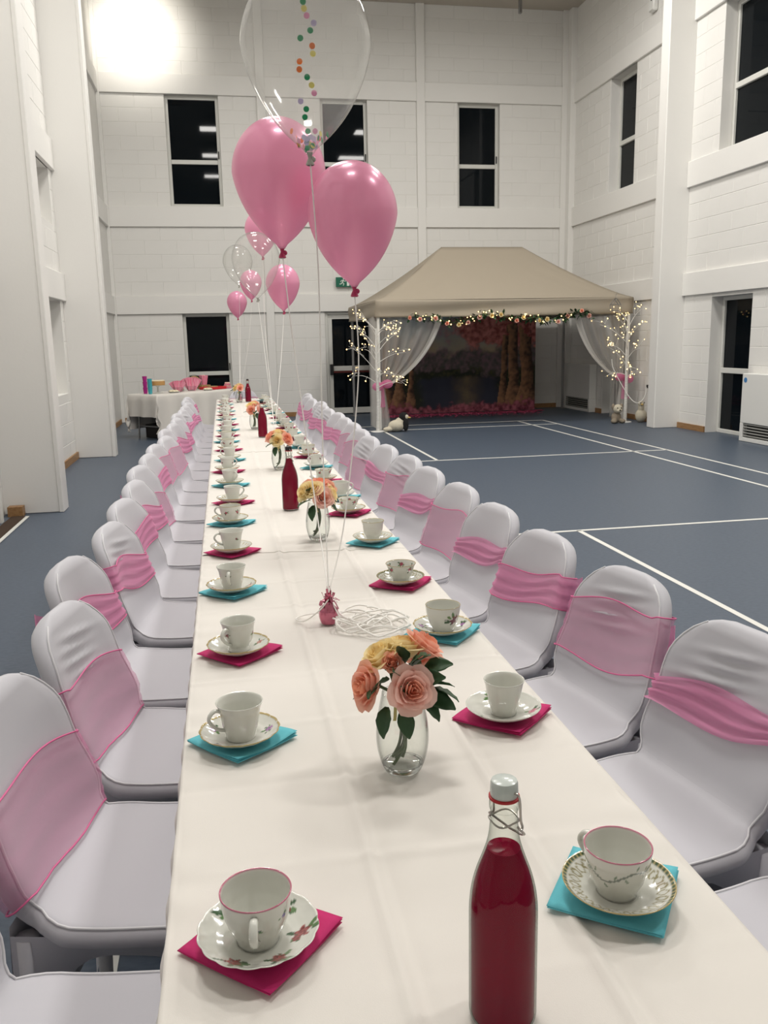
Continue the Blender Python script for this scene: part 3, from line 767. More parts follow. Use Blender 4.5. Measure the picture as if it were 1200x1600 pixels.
def sprig(u, v, sc, col1, col2, rr, nf=2, nl=4):
    L = []
    for i in range(nl):
        a = rr.uniform(0, 2*PI); d = sc*rr.uniform(.8, 1.7); L.append(('l', u+d*math.cos(a), v+d*.8*math.sin(a), sc*rr.uniform(.5, .8), a, GRN if i % 2 else GRD))
    for i in range(nf):
        L.append(('f', u+sc*rr.uniform(-.8, .8)*(i > 0), v+sc*rr.uniform(-.6, .6)*(i > 0), sc*(1 if i == 0 else .6), col1, col2))
    return L
def saucer_mesh(style, seed, n=180, scal=0.0):
    rr = random.Random(seed)
    prof_ = [(.001, .006), (.026, .006), (.028, .0075), (.034, .0085), (.044, .0105), (.054, .014), (.063, .0185), (.071, .0235), (.0755, .027)]
    P = []
    for (r0, z0), (r1, z1) in zip(prof_, prof_[1:]):
        k = max(1, int((r1-r0)/.0021))
        for i in range(k): P.append((r0+(r1-r0)*i/k, z0+(z1-z0)*i/k))
    P += [(.0755, .027), (.0762, .0262), (.0755, .0252), (.068, .019), (.054, .0108), (.040, .006), (.031, .0035), (.030, .0005), (.026, .0005), (.025, .002), (.001, .002)]
    top = len(P)-10
    V, F = lathe(P, n)
    if scal:
        V = [(x*(1+scal*abs(math.sin(8*math.atan2(y, x)))*smoothstep(.055, .075, math.hypot(x, y))), y*(1+scal*abs(math.sin(8*math.atan2(y, x)))*smoothstep(.055, .075, math.hypot(x, y))), z) for x, y, z in V]
    cols = []
    mot = []
    RED, ROSE, PNK, PUR, LIL = (.15, .018, .022), (.36, .085, .08), (.70, .30, .36), (.22, .05, .22), (.45, .25, .50)
    if style == 'redrose':
        for a in (-.15, -1.15, -2.2, 2.2, .9): mot += sprig(.056*math.cos(a), .056*math.sin(a), .0115, ROSE, RED, rr, 2, 6)
    elif style == 'purple':
        for k in range(5): a = k*1.257+.4; mot += sprig(.057*math.cos(a), .057*math.sin(a), .0078, PUR, LIL, rr, 2, 5)
    elif style == 'pinkrose':
        for k in range(3): a = k*2.09+.1; mot += sprig(.059*math.cos(a), .059*math.sin(a), .0095, PNK, (.45, .05, .15), rr, 2, 6)
    elif style == 'brown':
        for k in range(4): a = k*1.57-.6; mot += sprig(.057*math.cos(a), .057*math.sin(a), .0085, (.55, .28, .22), (.30, .10, .07), rr, 3, 4)
    pc = paint([(x, y) for x, y, z in V], mot)
    GOLD = (.42, .32, .12)
    for i, (x, y, z) in enumerate(V):
        j = i//n; r = math.hypot(x, y); c = pc[i] if j < top else CH
        if j < top+2 and r > .0735 and style in ('purple', 'brown', 'gold', 'greengold'): c = GOLD
        if style == 'greengold' and j < top:
            a = math.atan2(y, x)
            if .0690 < r <= .0737: c = (.05, .09, .04) if math.sin(a*60) > -.1 else (.40, .33, .14)
            elif .050 < r < .067:
                t = (a*14/PI) % 1; q = (r-.0585)/.0085
                if abs(math.hypot((t-.5)*2.0, q)-.75) < .16: c = (.30, .27, .15)
        if style == 'gold' and .058 < r < .066 and j < top and math.sin(math.atan2(y, x)*26) > .35: c = (.45, .38, .22)
        cols.append(c)
    return mesh('saucer', (V, F), True, [m_china], col=cols)
CUPS = {   # outer profiles (radius, height) from foot to rim
 'bowl': [(.026, 0), (.0275, .0), (.0275, .004), (.030, .010), (.036, .022), (.0415, .038), (.0445, .054), (.046, .070)],
 'foot': [(.026, 0), (.0275, 0), (.0275, .005), (.0235, .010), (.027, .016), (.034, .028), (.0375, .044), (.039, .060), (.0435, .076)],
 'taper': [(.024, 0), (.0255, 0), (.0255, .003), (.027, .008), (.031, .026), (.035, .045), (.039, .066), (.0415, .072)],
 'plain': [(.026, 0), (.0285, 0), (.0285, .005), (.0295, .010), (.034, .026), (.0372, .044), (.040, .060), (.0455, .074)],
 'flare': [(.024, 0), (.0255, 0), (.0255, .004), (.026, .008), (.033, .018), (.039, .034), (.043, .048), (.048, .058)],
 'cyl': [(.029, 0), (.031, 0), (.032, .004), (.034, .012), (.0345, .03), (.035, .05), (.0365, .068)]}
def cup_mesh(shape, deco, seed, n=150):
    rr = random.Random(seed); pr = CUPS[shape]; P = []
    for (r0, z0), (r1, z1) in zip(pr, pr[1:]):
        k = max(1, int(math.hypot(r1-r0, z1-z0)/.0022))
        for i in range(k): P.append((r0+(r1-r0)*i/k, z0+(z1-z0)*i/k))
    # smooth
    Q = P[:3]+[((P[i-1][0]+2*P[i][0]+P[i+1][0])/4, (P[i-1][1]+2*P[i][1]+P[i+1][1])/4) for i in range(3, len(P)-1)]+[P[-1]]
    R, H = pr[-1]
    Q += [(R, H), (R-.0006, H+.0008), (R-.0016, H+.0002)]
    no = len(Q)
    inner = [(max(.001, r-.0026), z) for r, z in reversed(Q[:-3]) if z > .014]
    Q += inner+[(inner[-1][0]*.85, .0085), (inner[-1][0]*.5, .0065), (.001, .006)]
    Q = [(.001, .003), (.024, .003)]+Q; no += 2
    V, F = lathe(Q, n)
    mot = []; PNK, MAR = (.50, .10, .16), (.16, .012, .045)
    if deco == 'blue':
        for k in range(7): a = k*.9; mot += sprig(a*.04, .040+.012*math.sin(k*2.3), .0042, (.12, .12, .35), (.25, .22, .45), rr, 1, 3)
    elif deco == 'vine':
        for k in range(40):
            u = -.126+k*.0063; v = .046+.008*math.sin(k*.55); mot.append(('l', u, v, .0042, .7*math.cos(k*.55), (.22, .25, .22)))
            if k % 2: mot.append(('l', u+.002, v+.007*(1 if k % 4 == 1 else -1), .0036, 1.2 if k % 4 == 1 else -.9, (.20, .27, .19)))
    elif deco == 'rose':
        for k in range(5): a = k*1.257-2.4; mot += sprig(a*.036, .044, .0062, PNK, (.25, .04, .06), rr, 3, 6)
    elif deco == 'sprig':
        for k in range(3): a = k*2.09-2.2; mot += sprig(a*.036, .047, .0052, (.32, .09, .10), (.12, .03, .05), rr, 3, 4)
    elif deco == 'maroon':
        mot += sprig(-2.45*.038, .036, .0125, MAR, (.10, .01, .03), rr, 2, 4)
        for k in range(4): mot.append(('l', -2.95*.038-.004*k, .040, .003, .3, (.15, .15, .12)))
    rim = {'blue': (.50, .14, .22), 'vine': (.50, .14, .22), 'rose': (.36, .28, .12), 'goldrim': (.40, .33, .16), 'maroon': (.42, .36, .22)}.get(deco)
    uv = []
    for i, (x, y, z) in enumerate(V):
        j = i//n; r = math.hypot(x, y); a = math.atan2(y, x)
        uv.append((a*.038, z) if j < no or deco == 'rose' and z > .03 else (9, 9))
    cols = paint(uv, mot)
    for i, (x, y, z) in enumerate(V):
        j = i//n
        if rim and z > H-.0014 and j >= no-4: cols[i] = rim
    return mesh('cup_body', (V, F), True, [m_china], col=cols)
def handle_mesh(shape):
    pr = CUPS[shape]; H = pr[-1][1]
    def rad(z):
        for (r0, z0), (r1, z1) in zip(pr, pr[1:]):
            if z0 <= z <= z1 and z1 > z0: return r0+(r1-r0)*(z-z0)/(z1-z0)
        return pr[-1][0]
    zt, zb = H*.84, H*.30
    pts = catmull([(rad(zt)-.001, 0, zt), (rad(zt)+.010, 0, zt+.003), (rad(zt)+.020, 0, zt-.006), (rad(zt)+.020, 0, zt-.018), (rad(zb)+.014, 0, zb+.006), (rad(zb)-.001, 0, zb)], 5)
    g = tube(pts, [.0036]*len(pts), 8); g = ([(x, y*1.5, z) for x, y, z in g[0]], g[1])
    return mesh('handle', g, True, [m_chinaw])
CM, HM, SM = {}, {}, {}
def cup(shape, deco):
    if (shape, deco) not in CM: CM[shape, deco] = cup_mesh(shape, deco, len(CM)+5)
    if shape not in HM: HM[shape] = handle_mesh(shape)
    return CM[shape, deco], HM[shape]
def saucer(style):
    if style not in SM: SM[style] = saucer_mesh(style, len(SM)+2, scal=.025 if style in ('redrose', 'brown', 'purple') else 0)
    return SM[style]
DECO = {'blue': 'small blue flowers and pink rim', 'vine': 'grey leafy vine and pink rim', 'rose': 'rose sprigs and gold rim', 'sprig': 'small dark red sprigs', 'none': 'plain white sides', 'goldrim': 'plain sides and gold rim', 'maroon': 'one big maroon rose'}
SDEC = {'redrose': 'red roses on a scalloped rim', 'purple': 'purple flowers and gold rim', 'pinkrose': 'pink rose sprays', 'brown': 'russet flowers', 'gold': 'gold dotted border', 'greengold': 'green and gold looped border', 'white': 'plain white glaze'}
SHP = {'bowl': 'rounded', 'foot': 'footed', 'taper': 'tapered', 'plain': 'flared', 'flare': 'wide low', 'cyl': 'straight-sided'}
# (shape, decoration, saucer, handle angle deg, dy)
LSET = [('bowl', 'blue', 'redrose', -95, 0), ('plain', 'none', 'purple', -160, 0), ('foot', 'sprig', 'brown', -130, 0), ('plain', 'sprig', 'brown', -100, 0), ('plain', 'sprig', 'gold', -170, 0), ('bowl', 'rose', 'brown', 170, 0), ('taper', 'none', 'gold', 20, 0)]
RSET = [('bowl', 'vine', 'greengold', 115, 0), ('taper', 'none', 'pinkrose', 60, 0), ('bowl', 'maroon', 'purple', 80, 0), ('flare', 'rose', 'greengold', 70, 0), ('foot', 'goldrim', 'gold', 50, 0), ('flare', 'rose', 'brown', 70, 0), ('bowl', 'none', 'white', 0, 0), ('flare', 'rose', 'gold', 90, 0), ('cyl', 'sprig', 'white', 200, 0)]
YL = [1.0, 1.585, 2.075, 2.625, 3.14, 3.66, 4.15, 4.68, 5.2, 5.72, 6.26, 6.81, 7.25, 7.73, 8.26, 8.85, 9.4, 9.88, 10.43, 11.0, 11.6]
YR = [.993, 1.575, 2.095, 2.58, 3.155, 3.74, 4.13, 4.66, 5.2, 5.72, 6.26, 6.81, 7.25, 7.73, 8.26, 8.85, 9.4, 9.88, 10.43, 11.0, 11.6]
XLs = [.004, -.008, -.002, -.013, -.008]; XRs = [.494, .522, .528, .515, .525]
sr = random.Random(21)
for side in 'LR':
    for k in range(21):
        x = (XLs if side == 'L' else XRs)[k] if k < 5 else (.0 if side == 'L' else .52)+sr.uniform(-.012, .012)
        y = (YL if side == 'L' else YR)[k]
        c = 'pb'[(k+(side == 'R')) % 2]
        sd = 'left' if side == 'L' else 'right'
        base = (LSET if side == 'L' else RSET)
        sh, de, st, ha, _ = base[k] if k < len(base) else (sr.choice(['bowl', 'foot', 'plain', 'taper', 'cyl']), sr.choice(['none', 'sprig', 'rose', 'goldrim', 'none']), sr.choice(['gold', 'white', 'purple', 'brown']), sr.uniform(-200, 200), 0)
        z = TZ+.0062+.0015*(y > 3.1)+.0015*(y > 6.15)+.0015*(y > 9.18)
        rot = PI/4+(.10, -.05, .02, .08, .0)[k % 5]+(-.05 if side == 'L' else .06)
        o = bpy.data.objects.new('paper_napkin', NAP[c][k % 4]); link(o); o.location = (x+.004, y, z); o.rotation_euler = (0, 0, rot+(k % 4)*PI/2*0)
        cn = 'magenta' if c == 'p' else 'turquoise'
        tag(o, '%s folded paper napkin, %s setting from the near end on the %s side' % (cn, ORD[k], sd), 'napkin', 'paper napkins under the saucers')
        oy = -.018 if k < 5 else -.01
        s = bpy.data.objects.new('saucer', saucer(st)); link(s); s.location = (x, y+oy, z+.0062); s.rotation_euler = (0, 0, sr.uniform(0, 6) if k else (0 if side == 'L' else .3))
        tag(s, 'china saucer with %s, %s setting on the %s side' % (SDEC[st], ORD[k], sd), 'saucer', 'saucers along the table')
        cm, hm = cup(sh, de)
        e = empty('teacup', (x+(.002 if k else -.001), y+oy+.003, z+.0125), math.radians(ha))
        tag(e, '%s teacup with %s, %s setting on the %s side' % (SHP[sh], DECO[de], ORD[k], sd), 'teacup', 'teacups along the table')
        link(bpy.data.objects.new('cup_body', cm), e); link(bpy.data.objects.new('handle', hm), e)
# ------------------------------------------------------------------ swing-top bottles
B_OUT = [(.0005, .003), (.028, .001), (.034, .0), (.0375, .004), (.0385, .010), (.0385, .016), (.0385, .045), (.0385, .08), (.0385, .115), (.0385, .138), (.0384, .150), (.0378, .163), (.0356, .181), (.031, .201), (.0245, .221), (.0195, .238), (.0168, .252), (.0155, .268), (.0148, .280), (.0148, .285), (.0162, .287), (.0162, .296), (.0148, .300)]
B_OUT = [(r, z*.91) for r, z in B_OUT]
def smooth_prof(P, k=4):
    Q = catmull([(r, 0, z) for r, z in P], k); return [(max(.0003, q.x), q.z) for q in Q]
def liquid_prof(level):
    O = [(max(.0004, r-.0022), max(.005, z)) for r, z in smooth_prof(B_OUT)]
    o = [p for p in O if p[1] <= level]; r = o[-1][0]
    return [(.0004, .0052)]+o[1:]+[(r, level), (r*.7, level-.0008), (.0004, level-.001)]
def bottle(loc, rz, lab, level, dark):
    e = empty('swing_top_bottle', loc, rz); tag(e, lab, 'bottle', 'bottles of red drink')
    obj('glass_body', lathe(smooth_prof(B_OUT), 48), m_bglass, e)
    obj('drink', lathe(liquid_prof(level), 48), m_drink, e)
    obj('glass_base', lathe([(.0005, .0005), (.033, .0008), (.0360, .004), (.0362, .0048), (.0005, .0048)], 48), m_thick, e)
    st = obj('stopper', lathe([(.0004, 0.2950), (.010, 0.2950), (.0140, 0.2935), (.0150, 0.2905), (.0155, 0.2785), (.0150, 0.2760), (.0004, 0.2760)], 32), m_black if dark else m_stopper, e)
    obj('rubber_ring', lathe([(.0145, 0.2723), (.0170, 0.2730), (.0170, 0.2755), (.0145, 0.2761)], 32), m_redrub, e)
    wr = []
    for s in (-1, 1):
        wr.append(tube(catmull([(0, s*.0150, 0.2835), (.001, s*.0195, 0.2825), (.003, s*.0205, 0.2725), (.005, s*.0200, 0.2525), (.006, s*.0215, 0.2445), (.002, s*.0225, 0.2425), (.0, s*.020, 0.2465)], 6), .0013, 6))
        wr.append(tube(catmull([(0, s*.0225, 0.2445), (.010, s*.0205, 0.2345), (.0165, s*.014, 0.2275), (.0185, s*.008, 0.2245), (.0200, 0, 0.2235)], 5), .0013, 6))
    loop = [(.0165*math.cos(a), .0165*math.sin(a), 0.2475+.002*math.sin(3*a)) for a in [2*PI*i/28 for i in range(29)]]
    wr.append(tube(loop, .0011, 6, False))
    obj('wire_bail', join(*wr), m_wire, e)
    return e
TT = TZ+.0055
bottle((.275, .815, TT), .5, 'large bottle of red drink with grey stopper, nearest the camera', .213, False)
bottle((.273, 3.915, TT+.001), .2, 'black-stoppered bottle of red drink behind the second rose vase', .238, True)
bottle((.29, 7.09, TT+.003), .9, 'bottle of red drink beside the fourth rose vase', .238, True)
bottle((.30, 11.43, TT+.006), 1.9, 'bottle of red drink at the far end of the long table', .238, True)

# ------------------------------------------------------------------ rose bouquets in vases
def rose_geo(seed, R=.036, open_=1.0):
    rr = random.Random(seed); V = []; F = []; fm = []
    def petal(a, span, r0, r1, h0, h1, curl, mi):
        nonlocal V, F
        n = len(V); nu, nv = 7, 6
        for j in range(nv):
            v = j/(nv-1)
            for i in range(nu):
                u = 2*i/(nu-1)-1
                ed = 1-.30*abs(u)**3
                vv = v*ed
                r = r0+(r1-r0)*math.sin(min(1, vv)*PI/2)**.85+curl*max(0, vv-.62)**2*4*r1
                z = h0+(h1-h0)*vv-curl*max(0, vv-.62)**2*2.6*(h1-h0)
                r += .0016*math.sin(u*5+a*3+v*3)*v
                an = a+u*span*(.35+.65*min(1, vv*1.6))
                V.append((r*math.cos(an), r*math.sin(an), z))
        for j in range(nv-1):
            for i in range(nu-1): F.append((n+j*nu+i, n+j*nu+i+1, n+(j+1)*nu+i+1, n+(j+1)*nu+i)); fm.append(mi)
    g = 2.399
    k = 0
    for cnt, r0, r1, h1, curl, sp, mi in ((2, .001, .0045, .043, 0, 1.9, 1), (3, .003, .0095, .044, .03, 1.35, 1), (3, .005, .0150, .0445, .10, 1.25, 1), (4, .008, .0215, .043, .22, 1.05, 0), (5, .010, .028, .040, .42, .9, 0), (5, .010, .034, .033, .65, .86, 0)):
        for c in range(cnt):
            petal(k*g+c*2*PI/cnt+rr.uniform(-.15, .15), sp, r0, r1*open_*R/.036, .002, h1*(1+rr.uniform(-.04, .04))*R/.036, curl, mi)
        k += 1
    # sepals
    n = len(V)
    for c in range(8):
        a = c*PI/4; V.append((.010*math.cos(a), .010*math.sin(a), .003))
    V.append((0, 0, -.008))
    for c in range(8): F.append((n+c, n+8, n+(c+1) % 8)); fm.append(2)
    return V, F, fm
def rose_mesh(seed, a, b, **k):
    V, F, fm = rose_geo(seed, **k); return mesh('rose', (V, F), True, [a, b, m_stem], fm=fm)
ROSE = {'p': rose_mesh(1, m_peach, m_peachin), 'k': rose_mesh(2, m_pinkp, m_peach), 'y': rose_mesh(3, m_yel, m_yelin), 'b': rose_mesh(4, m_peach, m_peachin, R=.026, open_=.62)}
def leaf_geo(L=.05, W=.017):
    def fn(u, v):
        w_ = W*math.sin(PI*min(1, v*.93+.05))**.8*(1-.25*v); x = (2*u-1)*w_
        return (x, v*L, -.012*v*v+.25*abs(x)+.0012*math.sin(v*30)*abs(2*u-1))
    return grid(fn, 7, 9)
leaf_me = mesh('leaf', solid(leaf_geo(), .0006), True, [m_leaf])
def orient(o, d, spin=0.0, axis='Z'):
    q = Vector(d).normalized().to_track_quat(axis, 'Y' if axis == 'Z' else 'Z'); o.rotation_mode = 'QUATERNION'
    from mathutils import Quaternion
    o.rotation_quaternion = q @ Quaternion(Vector((0, 0, 1)) if axis == 'Z' else Vector((0, 1, 0)), spin)
V_OUT = [(.026, .0), (.031, .001), (.0345, .006), (.0400, .020), (.0450, .040), (.0472, .060), (.0470, .080), (.0440, .105), (.0395, .130), (.0355, .150)]
vase_prof = smooth_prof(V_OUT, 4)
vp2 = [(.0004, .0)]+vase_prof+[(vase_prof[-1][0]-.0008, .1508)]+[(r-.0018, z) for r, z in reversed(vase_prof) if z > .014]+[(.030, .013), (.0004, .0125)]
vase_me = mesh('vase_wall', lathe(vp2, 48), True, [m_glass])
vbase_me = mesh('vase_base', lathe([(.0004, .0006), (.026, .0006), (.0305, .0015), (.034, .006), (.0375, .014), (.0375, .0145), (.022, .0110), (.0004, .0105)], 40), True, [m_thick])
def bouquet(loc, rz, roses, leaves, n, lab, vlab):
    v = empty('glass_vase', loc, rz); tag(v, vlab, 'vase', 'glass vases down the table')
    link(bpy.data.objects.new('vase_wall', vase_me), v); link(bpy.data.objects.new('vase_base', vbase_me), v)
    gem = [octa((.026*math.cos(a), .026*math.sin(a), .016+.002*(i % 3)), .0045) for i, a in enumerate([2*PI*i/14 for i in range(14)])]
    e = empty('rose_bouquet', (loc[0], loc[1], loc[2]+.016), rz); tag(e, lab, 'bouquet', 'rose bouquets down the table')
    tie = Vector((.0, .006, .118))
    for i, (kd, p, d) in enumerate(roses):
        o = bpy.data.objects.new('rose', ROSE[kd]); link(o, e); o.location = Vector(p)-Vector(d).normalized()*.018; orient(o, d, i*1.3)
        q = Vector(p)-Vector(d).normalized()*.022
        a = i*1.1; foot = Vector((-.021+.030*((i*7) % 5)/4*.6+.0, -.018+.03*((i*3) % 5)/4, .004+.009*(i % 3)))
        t2 = tie+Vector((.006*math.cos(a), .006*math.sin(a), 0))
        pts = catmull([tuple(q), tuple(q.lerp(t2, .55)), tuple(t2), (t2.x+.006, t2.y, .075), (t2.x*.5+foot.x*.4+.006, t2.y*.4+foot.y*.6, .032), tuple(foot)], 5)
        obj('stem', tube(pts, .0029, 7), m_stem, e)
    for (p, d, sp, sc) in leaves:
        o = bpy.data.objects.new('leaf', leaf_me); link(o, e); o.location = p; orient(o, d, sp, 'Y'); o.scale = (sc, sc, sc)
    obj('ribbon_tie', join(lathe([(.0105, -.006), (.012, -.003), (.012, .003), (.0105, .006)], 16, tuple(tie)), grid(lambda u, v: (tie.x-.012-.004*v+(u-.5)*.006, tie.y-.012-.006*v, tie.z-.035*v+.003*math.sin(v*7)), 3, 7), grid(lambda u, v: (tie.x-.006+.006*v+(u-.5)*.006, tie.y-.013-.006*v, tie.z-.022*v), 3, 6), ellipsoid((tie.x-.008, tie.y-.012, tie.z), (.007, .004, .006), 8, 6)), m_tie, e)
# roses: (kind, position above vase floor, facing); first bouquet follows the photograph closely
R1 = [('k', (.006, -.052, .158), (.10, -.93, .36)), ('p', (-.062, -.022, .160), (-.9, -.30, .25)), ('p', (.044, .022, .205), (.62, .0, .75)), ('y', (-.032, .012, .196), (-.55, -.05, .82)),
      ('y', (.010, .018, .205), (.05, .15, .98)), ('b', (-.020, -.022, .200), (-.15, -.75, .65)), ('b', (-.012, .045, .205), (-.2, .5, .84)), ('p', (.045, .055, .175), (.5, .8, .35))]
LV1 = [((-.035, -.045, .128), (-.35, -.45, -.75), .2, 1.05), ((-.01, -.055, .125), (.15, -.5, -.8), .3, 1.0), ((.035, -.035, .140), (.85, -.45, -.25), .6, 1.15), ((.032, -.03, .155), (.9, -.3, .25), -.6, 1.1),
       ((-.03, -.04, .175), (-.9, -.5, .1), .9, .8), ((.018, -.018, .185), (.35, -.5, .8), .1, 1.0), ((.030, -.022, .165), (.5, -.75, .3), 1.2, 1.0), ((-.015, -.03, .178), (-.1, -.7, .6), -.9, .75),
       ((-.045, .0, .140), (-.8, .5, -.2), 0, 1.0), ((.03, .03, .145), (.6, .7, -.2), 0, 1.1), ((0, .04, .15), (-.1, .9, .1), 0, 1.1), ((.03, -.045, .135), (.6, -.5, -.6), .2, .9), ((.012, -.03, .195), (.25, -.55, .75), .4, .95), ((.04, -.012, .18), (.75, -.5, .35), .8, 1.0), ((.045, -.03, .150), (.85, -.5, -.1), -.3, 1.1), ((-.045, -.035, .165), (-.7, -.7, .0), .5, .85), ((.0, -.02, .2), (-.1, -.4, .9), -.4, .9)]
R2_ = [('k', (.018, -.045, .158), (.2, -.93, .32)), ('y', (-.045, -.02, .178), (-.75, -.4, .5)), ('y', (.05, -.012, .165), (.85, -.2, .3)), ('p', (.012, .012, .200), (.15, -.1, .97)), ('y', (-.018, -.03, .188), (-.25, -.6, .75)), ('p', (-.03, .045, .18), (-.5, .7, .5)), ('p', (.04, .045, .18), (.5, .7, .5))]
LV2 = [((-.03, -.04, .150), (-.85, -.5, -.05), .3, 1.3), ((-.02, -.045, .130), (-.25, -.5, -.75), .2, 1.2), ((.045, -.04, .135), (.6, -.3, -.5), .2, .8), ((-.03, -.035, .185), (-.3, -.7, .5), .5, .8), ((-.02, .04, .14), (-.5, .7, .1), 0, 1.1), ((.04, .03, .14), (.7, .5, 0), 0, 1.1)]
R3_ = [('y', (-.012, -.048, .168), (-.1, -.9, .38)), ('p', (.048, -.03, .170), (.6, -.65, .4)), ('p', (-.046, .0, .185), (-.7, -.2, .65)), ('y', (.0, .015, .205), (0, 0, 1)), ('p', (.02, .03, .195), (.3, .4, .8)), ('p', (-.03, .05, .17), (-.4, .8, .4))]
bouquet((.280, 1.40, TT), 0, R1, LV1, 8, 'bouquet of peach and yellow roses nearest the camera', 'clear glass vase of roses nearest the camera')
bouquet((.33, 3.262, TT+.001), 0, R2_, LV2, 7, 'second rose bouquet from the camera, yellow with one pink front rose', 'second glass vase from the camera, in front of the black-stoppered bottle')
bouquet((.306, 5.215, TT+.001), 0, R3_, LV2, 6, 'third rose bouquet from the camera, yellow rose in front', 'third glass vase from the camera, past the second bottle')
bouquet((.25, 7.76, TT+.003), .8, [(k_, p_, d_) for k_, p_, d_ in R1[:7]], LV2, 7, 'fourth rose bouquet from the camera, mostly peach roses', 'fourth glass vase from the camera, beside the third bottle')
bouquet((.18, 11.35, TT+.006), -.7, R3_, LV2, 6, 'farthest rose bouquet on the long table', 'farthest glass vase on the long table')

# ------------------------------------------------------------------ balloons, ribbons, weights
def balloon_prof(D):
    P = []
    H = D*1.34
    for i in range(41):
        t = i/40                                # top to neck
        z = H*(1-(t*t*(1.6-.6*t)))
        q = 1-z/H                               # 0 top, 1 neck
        if q < .42: r = math.sqrt(max(0, 1-((.42-q)/.42)**2))
        else:
            k = (q-.42)/.58; r = (1-k**2.25)*(1-.07*math.sin(PI*k))*.97+.03*(1-k)
        P.append((max(.0006, r*D/2), z))
    m_ = max(p[0] for p in P); P = [(r*D/2/m_, z) for r, z in P]
    # pull the lower end into a pear shape
    P = [(max(r, .0085) if z < H*.5 else r, z) for r, z in P]
    return list(reversed(P))
def balloon(P, D, clear, knot_to, lab, mid=None, lean=(0, 0), confetti=0):
    H = D*1.34
    loc = (P[0], P[1], P[2]-H/2)
    e = empty('balloon', loc); tag(e, lab, 'balloon', 'helium balloons over the table')
    pr = balloon_prof(D)
    g = lathe(pr, 48)
    obj('balloon_skin', g, m_clearb if clear else m_balloon, e, sharp=None)
    obj('knot', join(lathe([(.009, .006), (.006, -.004), (.005, -.010), (.009, -.017), (.012, -.026), (.009, -.028)], 16), ellipsoid((.008, 0, -.012), (.008, .007, .008), 8, 6)), m_knotc if clear else m_knot, e)
    k = Vector(knot_to)-Vector(loc)
    pts = [(0, 0, -.012)]+[tuple(Vector(q)-Vector(loc)) for q in (mid or [])]+[tuple(k)]
    obj('ribbon', tube(catmull(pts, 10), .0019, 6), m_ribbon, e)
    if confetti:
        rr = random.Random(confetti); cl = []
        for i in range(60):
            if i < 22:
                z = H*(.16+.74*i/21); R = D/2
                # stuck to the wall facing the camera
                a = -PI/2+rr.uniform(-.20, .16)-.10
                j = min(range(len(pr)), key=lambda q: abs(pr[q][1]-z)); r = pr[j][0]-.004
            else:
                z = rr.uniform(.012, .055); a = rr.uniform(-PI, PI)
                j = min(range(len(pr)), key=lambda q: abs(pr[q][1]-z)); r = max(.004, pr[j][0]-.004)*rr.uniform(.6, 1)
            n = Vector((math.cos(a), math.sin(a), rr.uniform(-.3, .1))).normalized()
            m4 = Matrix.Translation((r*math.cos(a), r*math.sin(a), z)) @ n.to_track_quat('Z', 'Y').to_matrix().to_4x4()
            R_ = .0075 if D > .3 else .006
            me = mesh('confetti', xf(tube([(0, 0, -.0002), (0, 0, .0002)], R_, 12), m4), False, [CONF[(0, 0, 3, 4, 2, 0, 1, 1, 2, 1)[i % 10] if i < 22 else rr.randrange(5)]])
            link(bpy.data.objects.new('confetti', me), e)
    return e
def weight(loc, lab, s=1.0):
    e = empty('balloon_weight', loc); tag(e, lab, 'balloon weight', 'foil balloon weights')
    def fn(u, v):
        a = u*2*PI; z = v*.062
        r = (.0265*(1-(2*v-.75)**2*.35) if v < .55 else .0265*(1-.77*smoothstep(.55, 1.0, v)*1.0))*(1+.05*math.sin(a*9+v*2)*(.3+v))
        return (r*math.cos(a), r*math.sin(a), z+.001)
    g = grid(fn, 40, 14, True); g = (g[0]+[(0, 0, .001)], g[1]+[(40*14, (i+1) % 40, i) for i in range(40)])
    obj('foil_bag', g, m_foil, e)
    rr = random.Random(5); gs = []
    for i in range(26):
        a = rr.uniform(0, 2*PI); t = rr.uniform(.2, 1.3); l = rr.uniform(.03, .055); w_ = rr.uniform(.003, .006)
        def st(u, v, a=a, t=t, l=l, w_=w_):
            r = .004+l*v*math.sin(t)*(1-.3*v); z = .060+l*v*math.cos(t)*1.0-.02*v*v*math.sin(t)*1.5
            s_ = (u-.5)*2*w_
            return (r*math.cos(a)-s_*math.sin(a), r*math.sin(a)+s_*math.cos(a), z+.004*math.sin(v*6+a))
        gs.append(grid(st, 3, 6))
    obj('foil_tassel', join(*gs), m_foil, e)
    return e
W1 = (.248, 2.25, TT); W2 = (.36, 6.60, TT+.003); W3 = (.20, 11.75, TT+.006)
weight(W1, 'pink foil balloon weight with tassel top on the near half of the table')
weight(W2, 'pink foil balloon weight past the second bottle')
weight(W3, 'pink foil balloon weight at the far end of the table')
def top(w): return (w[0]+.002, w[1], w[2]+.085)
balloon((.20, 2.77, 1.985), .285, False, top(W1), 'large pearl pink balloon on the left of the nearest cluster', [(.215, 2.72, 1.55), (.245, 2.55, 1.10)])
balloon((.390, 2.55, 1.838), .260, False, top(W1), 'large pearl pink balloon on the right of the nearest cluster', [(.39, 2.52, 1.40), (.32, 2.40, 1.00)])
balloon((.2625, 2.45, 2.238), .346, True, top(W1), 'large clear confetti balloon above the two nearest pink balloons', [(.28, 2.5, 1.7), (.27, 2.45, 1.2)], confetti=4)
balloon((.52, 7.3, 1.95), .28, False, top(W2), 'pink balloon on the right of the middle cluster', [(.47, 7.1, 1.4)])
balloon((.30, 7.07, 2.11), .38, True, top(W2), 'large clear balloon in the middle cluster', [(.33, 6.9, 1.4)])
balloon((.38, 7.56, 2.41), .28, False, top(W2), 'topmost pink balloon of the middle cluster, partly behind the near one', [(.36, 7.3, 1.6)])
balloon((.24, 12.5, 2.04), .28, False, top(W3), 'lowest pink balloon of the farthest cluster', [(.23, 12.3, 1.4)])
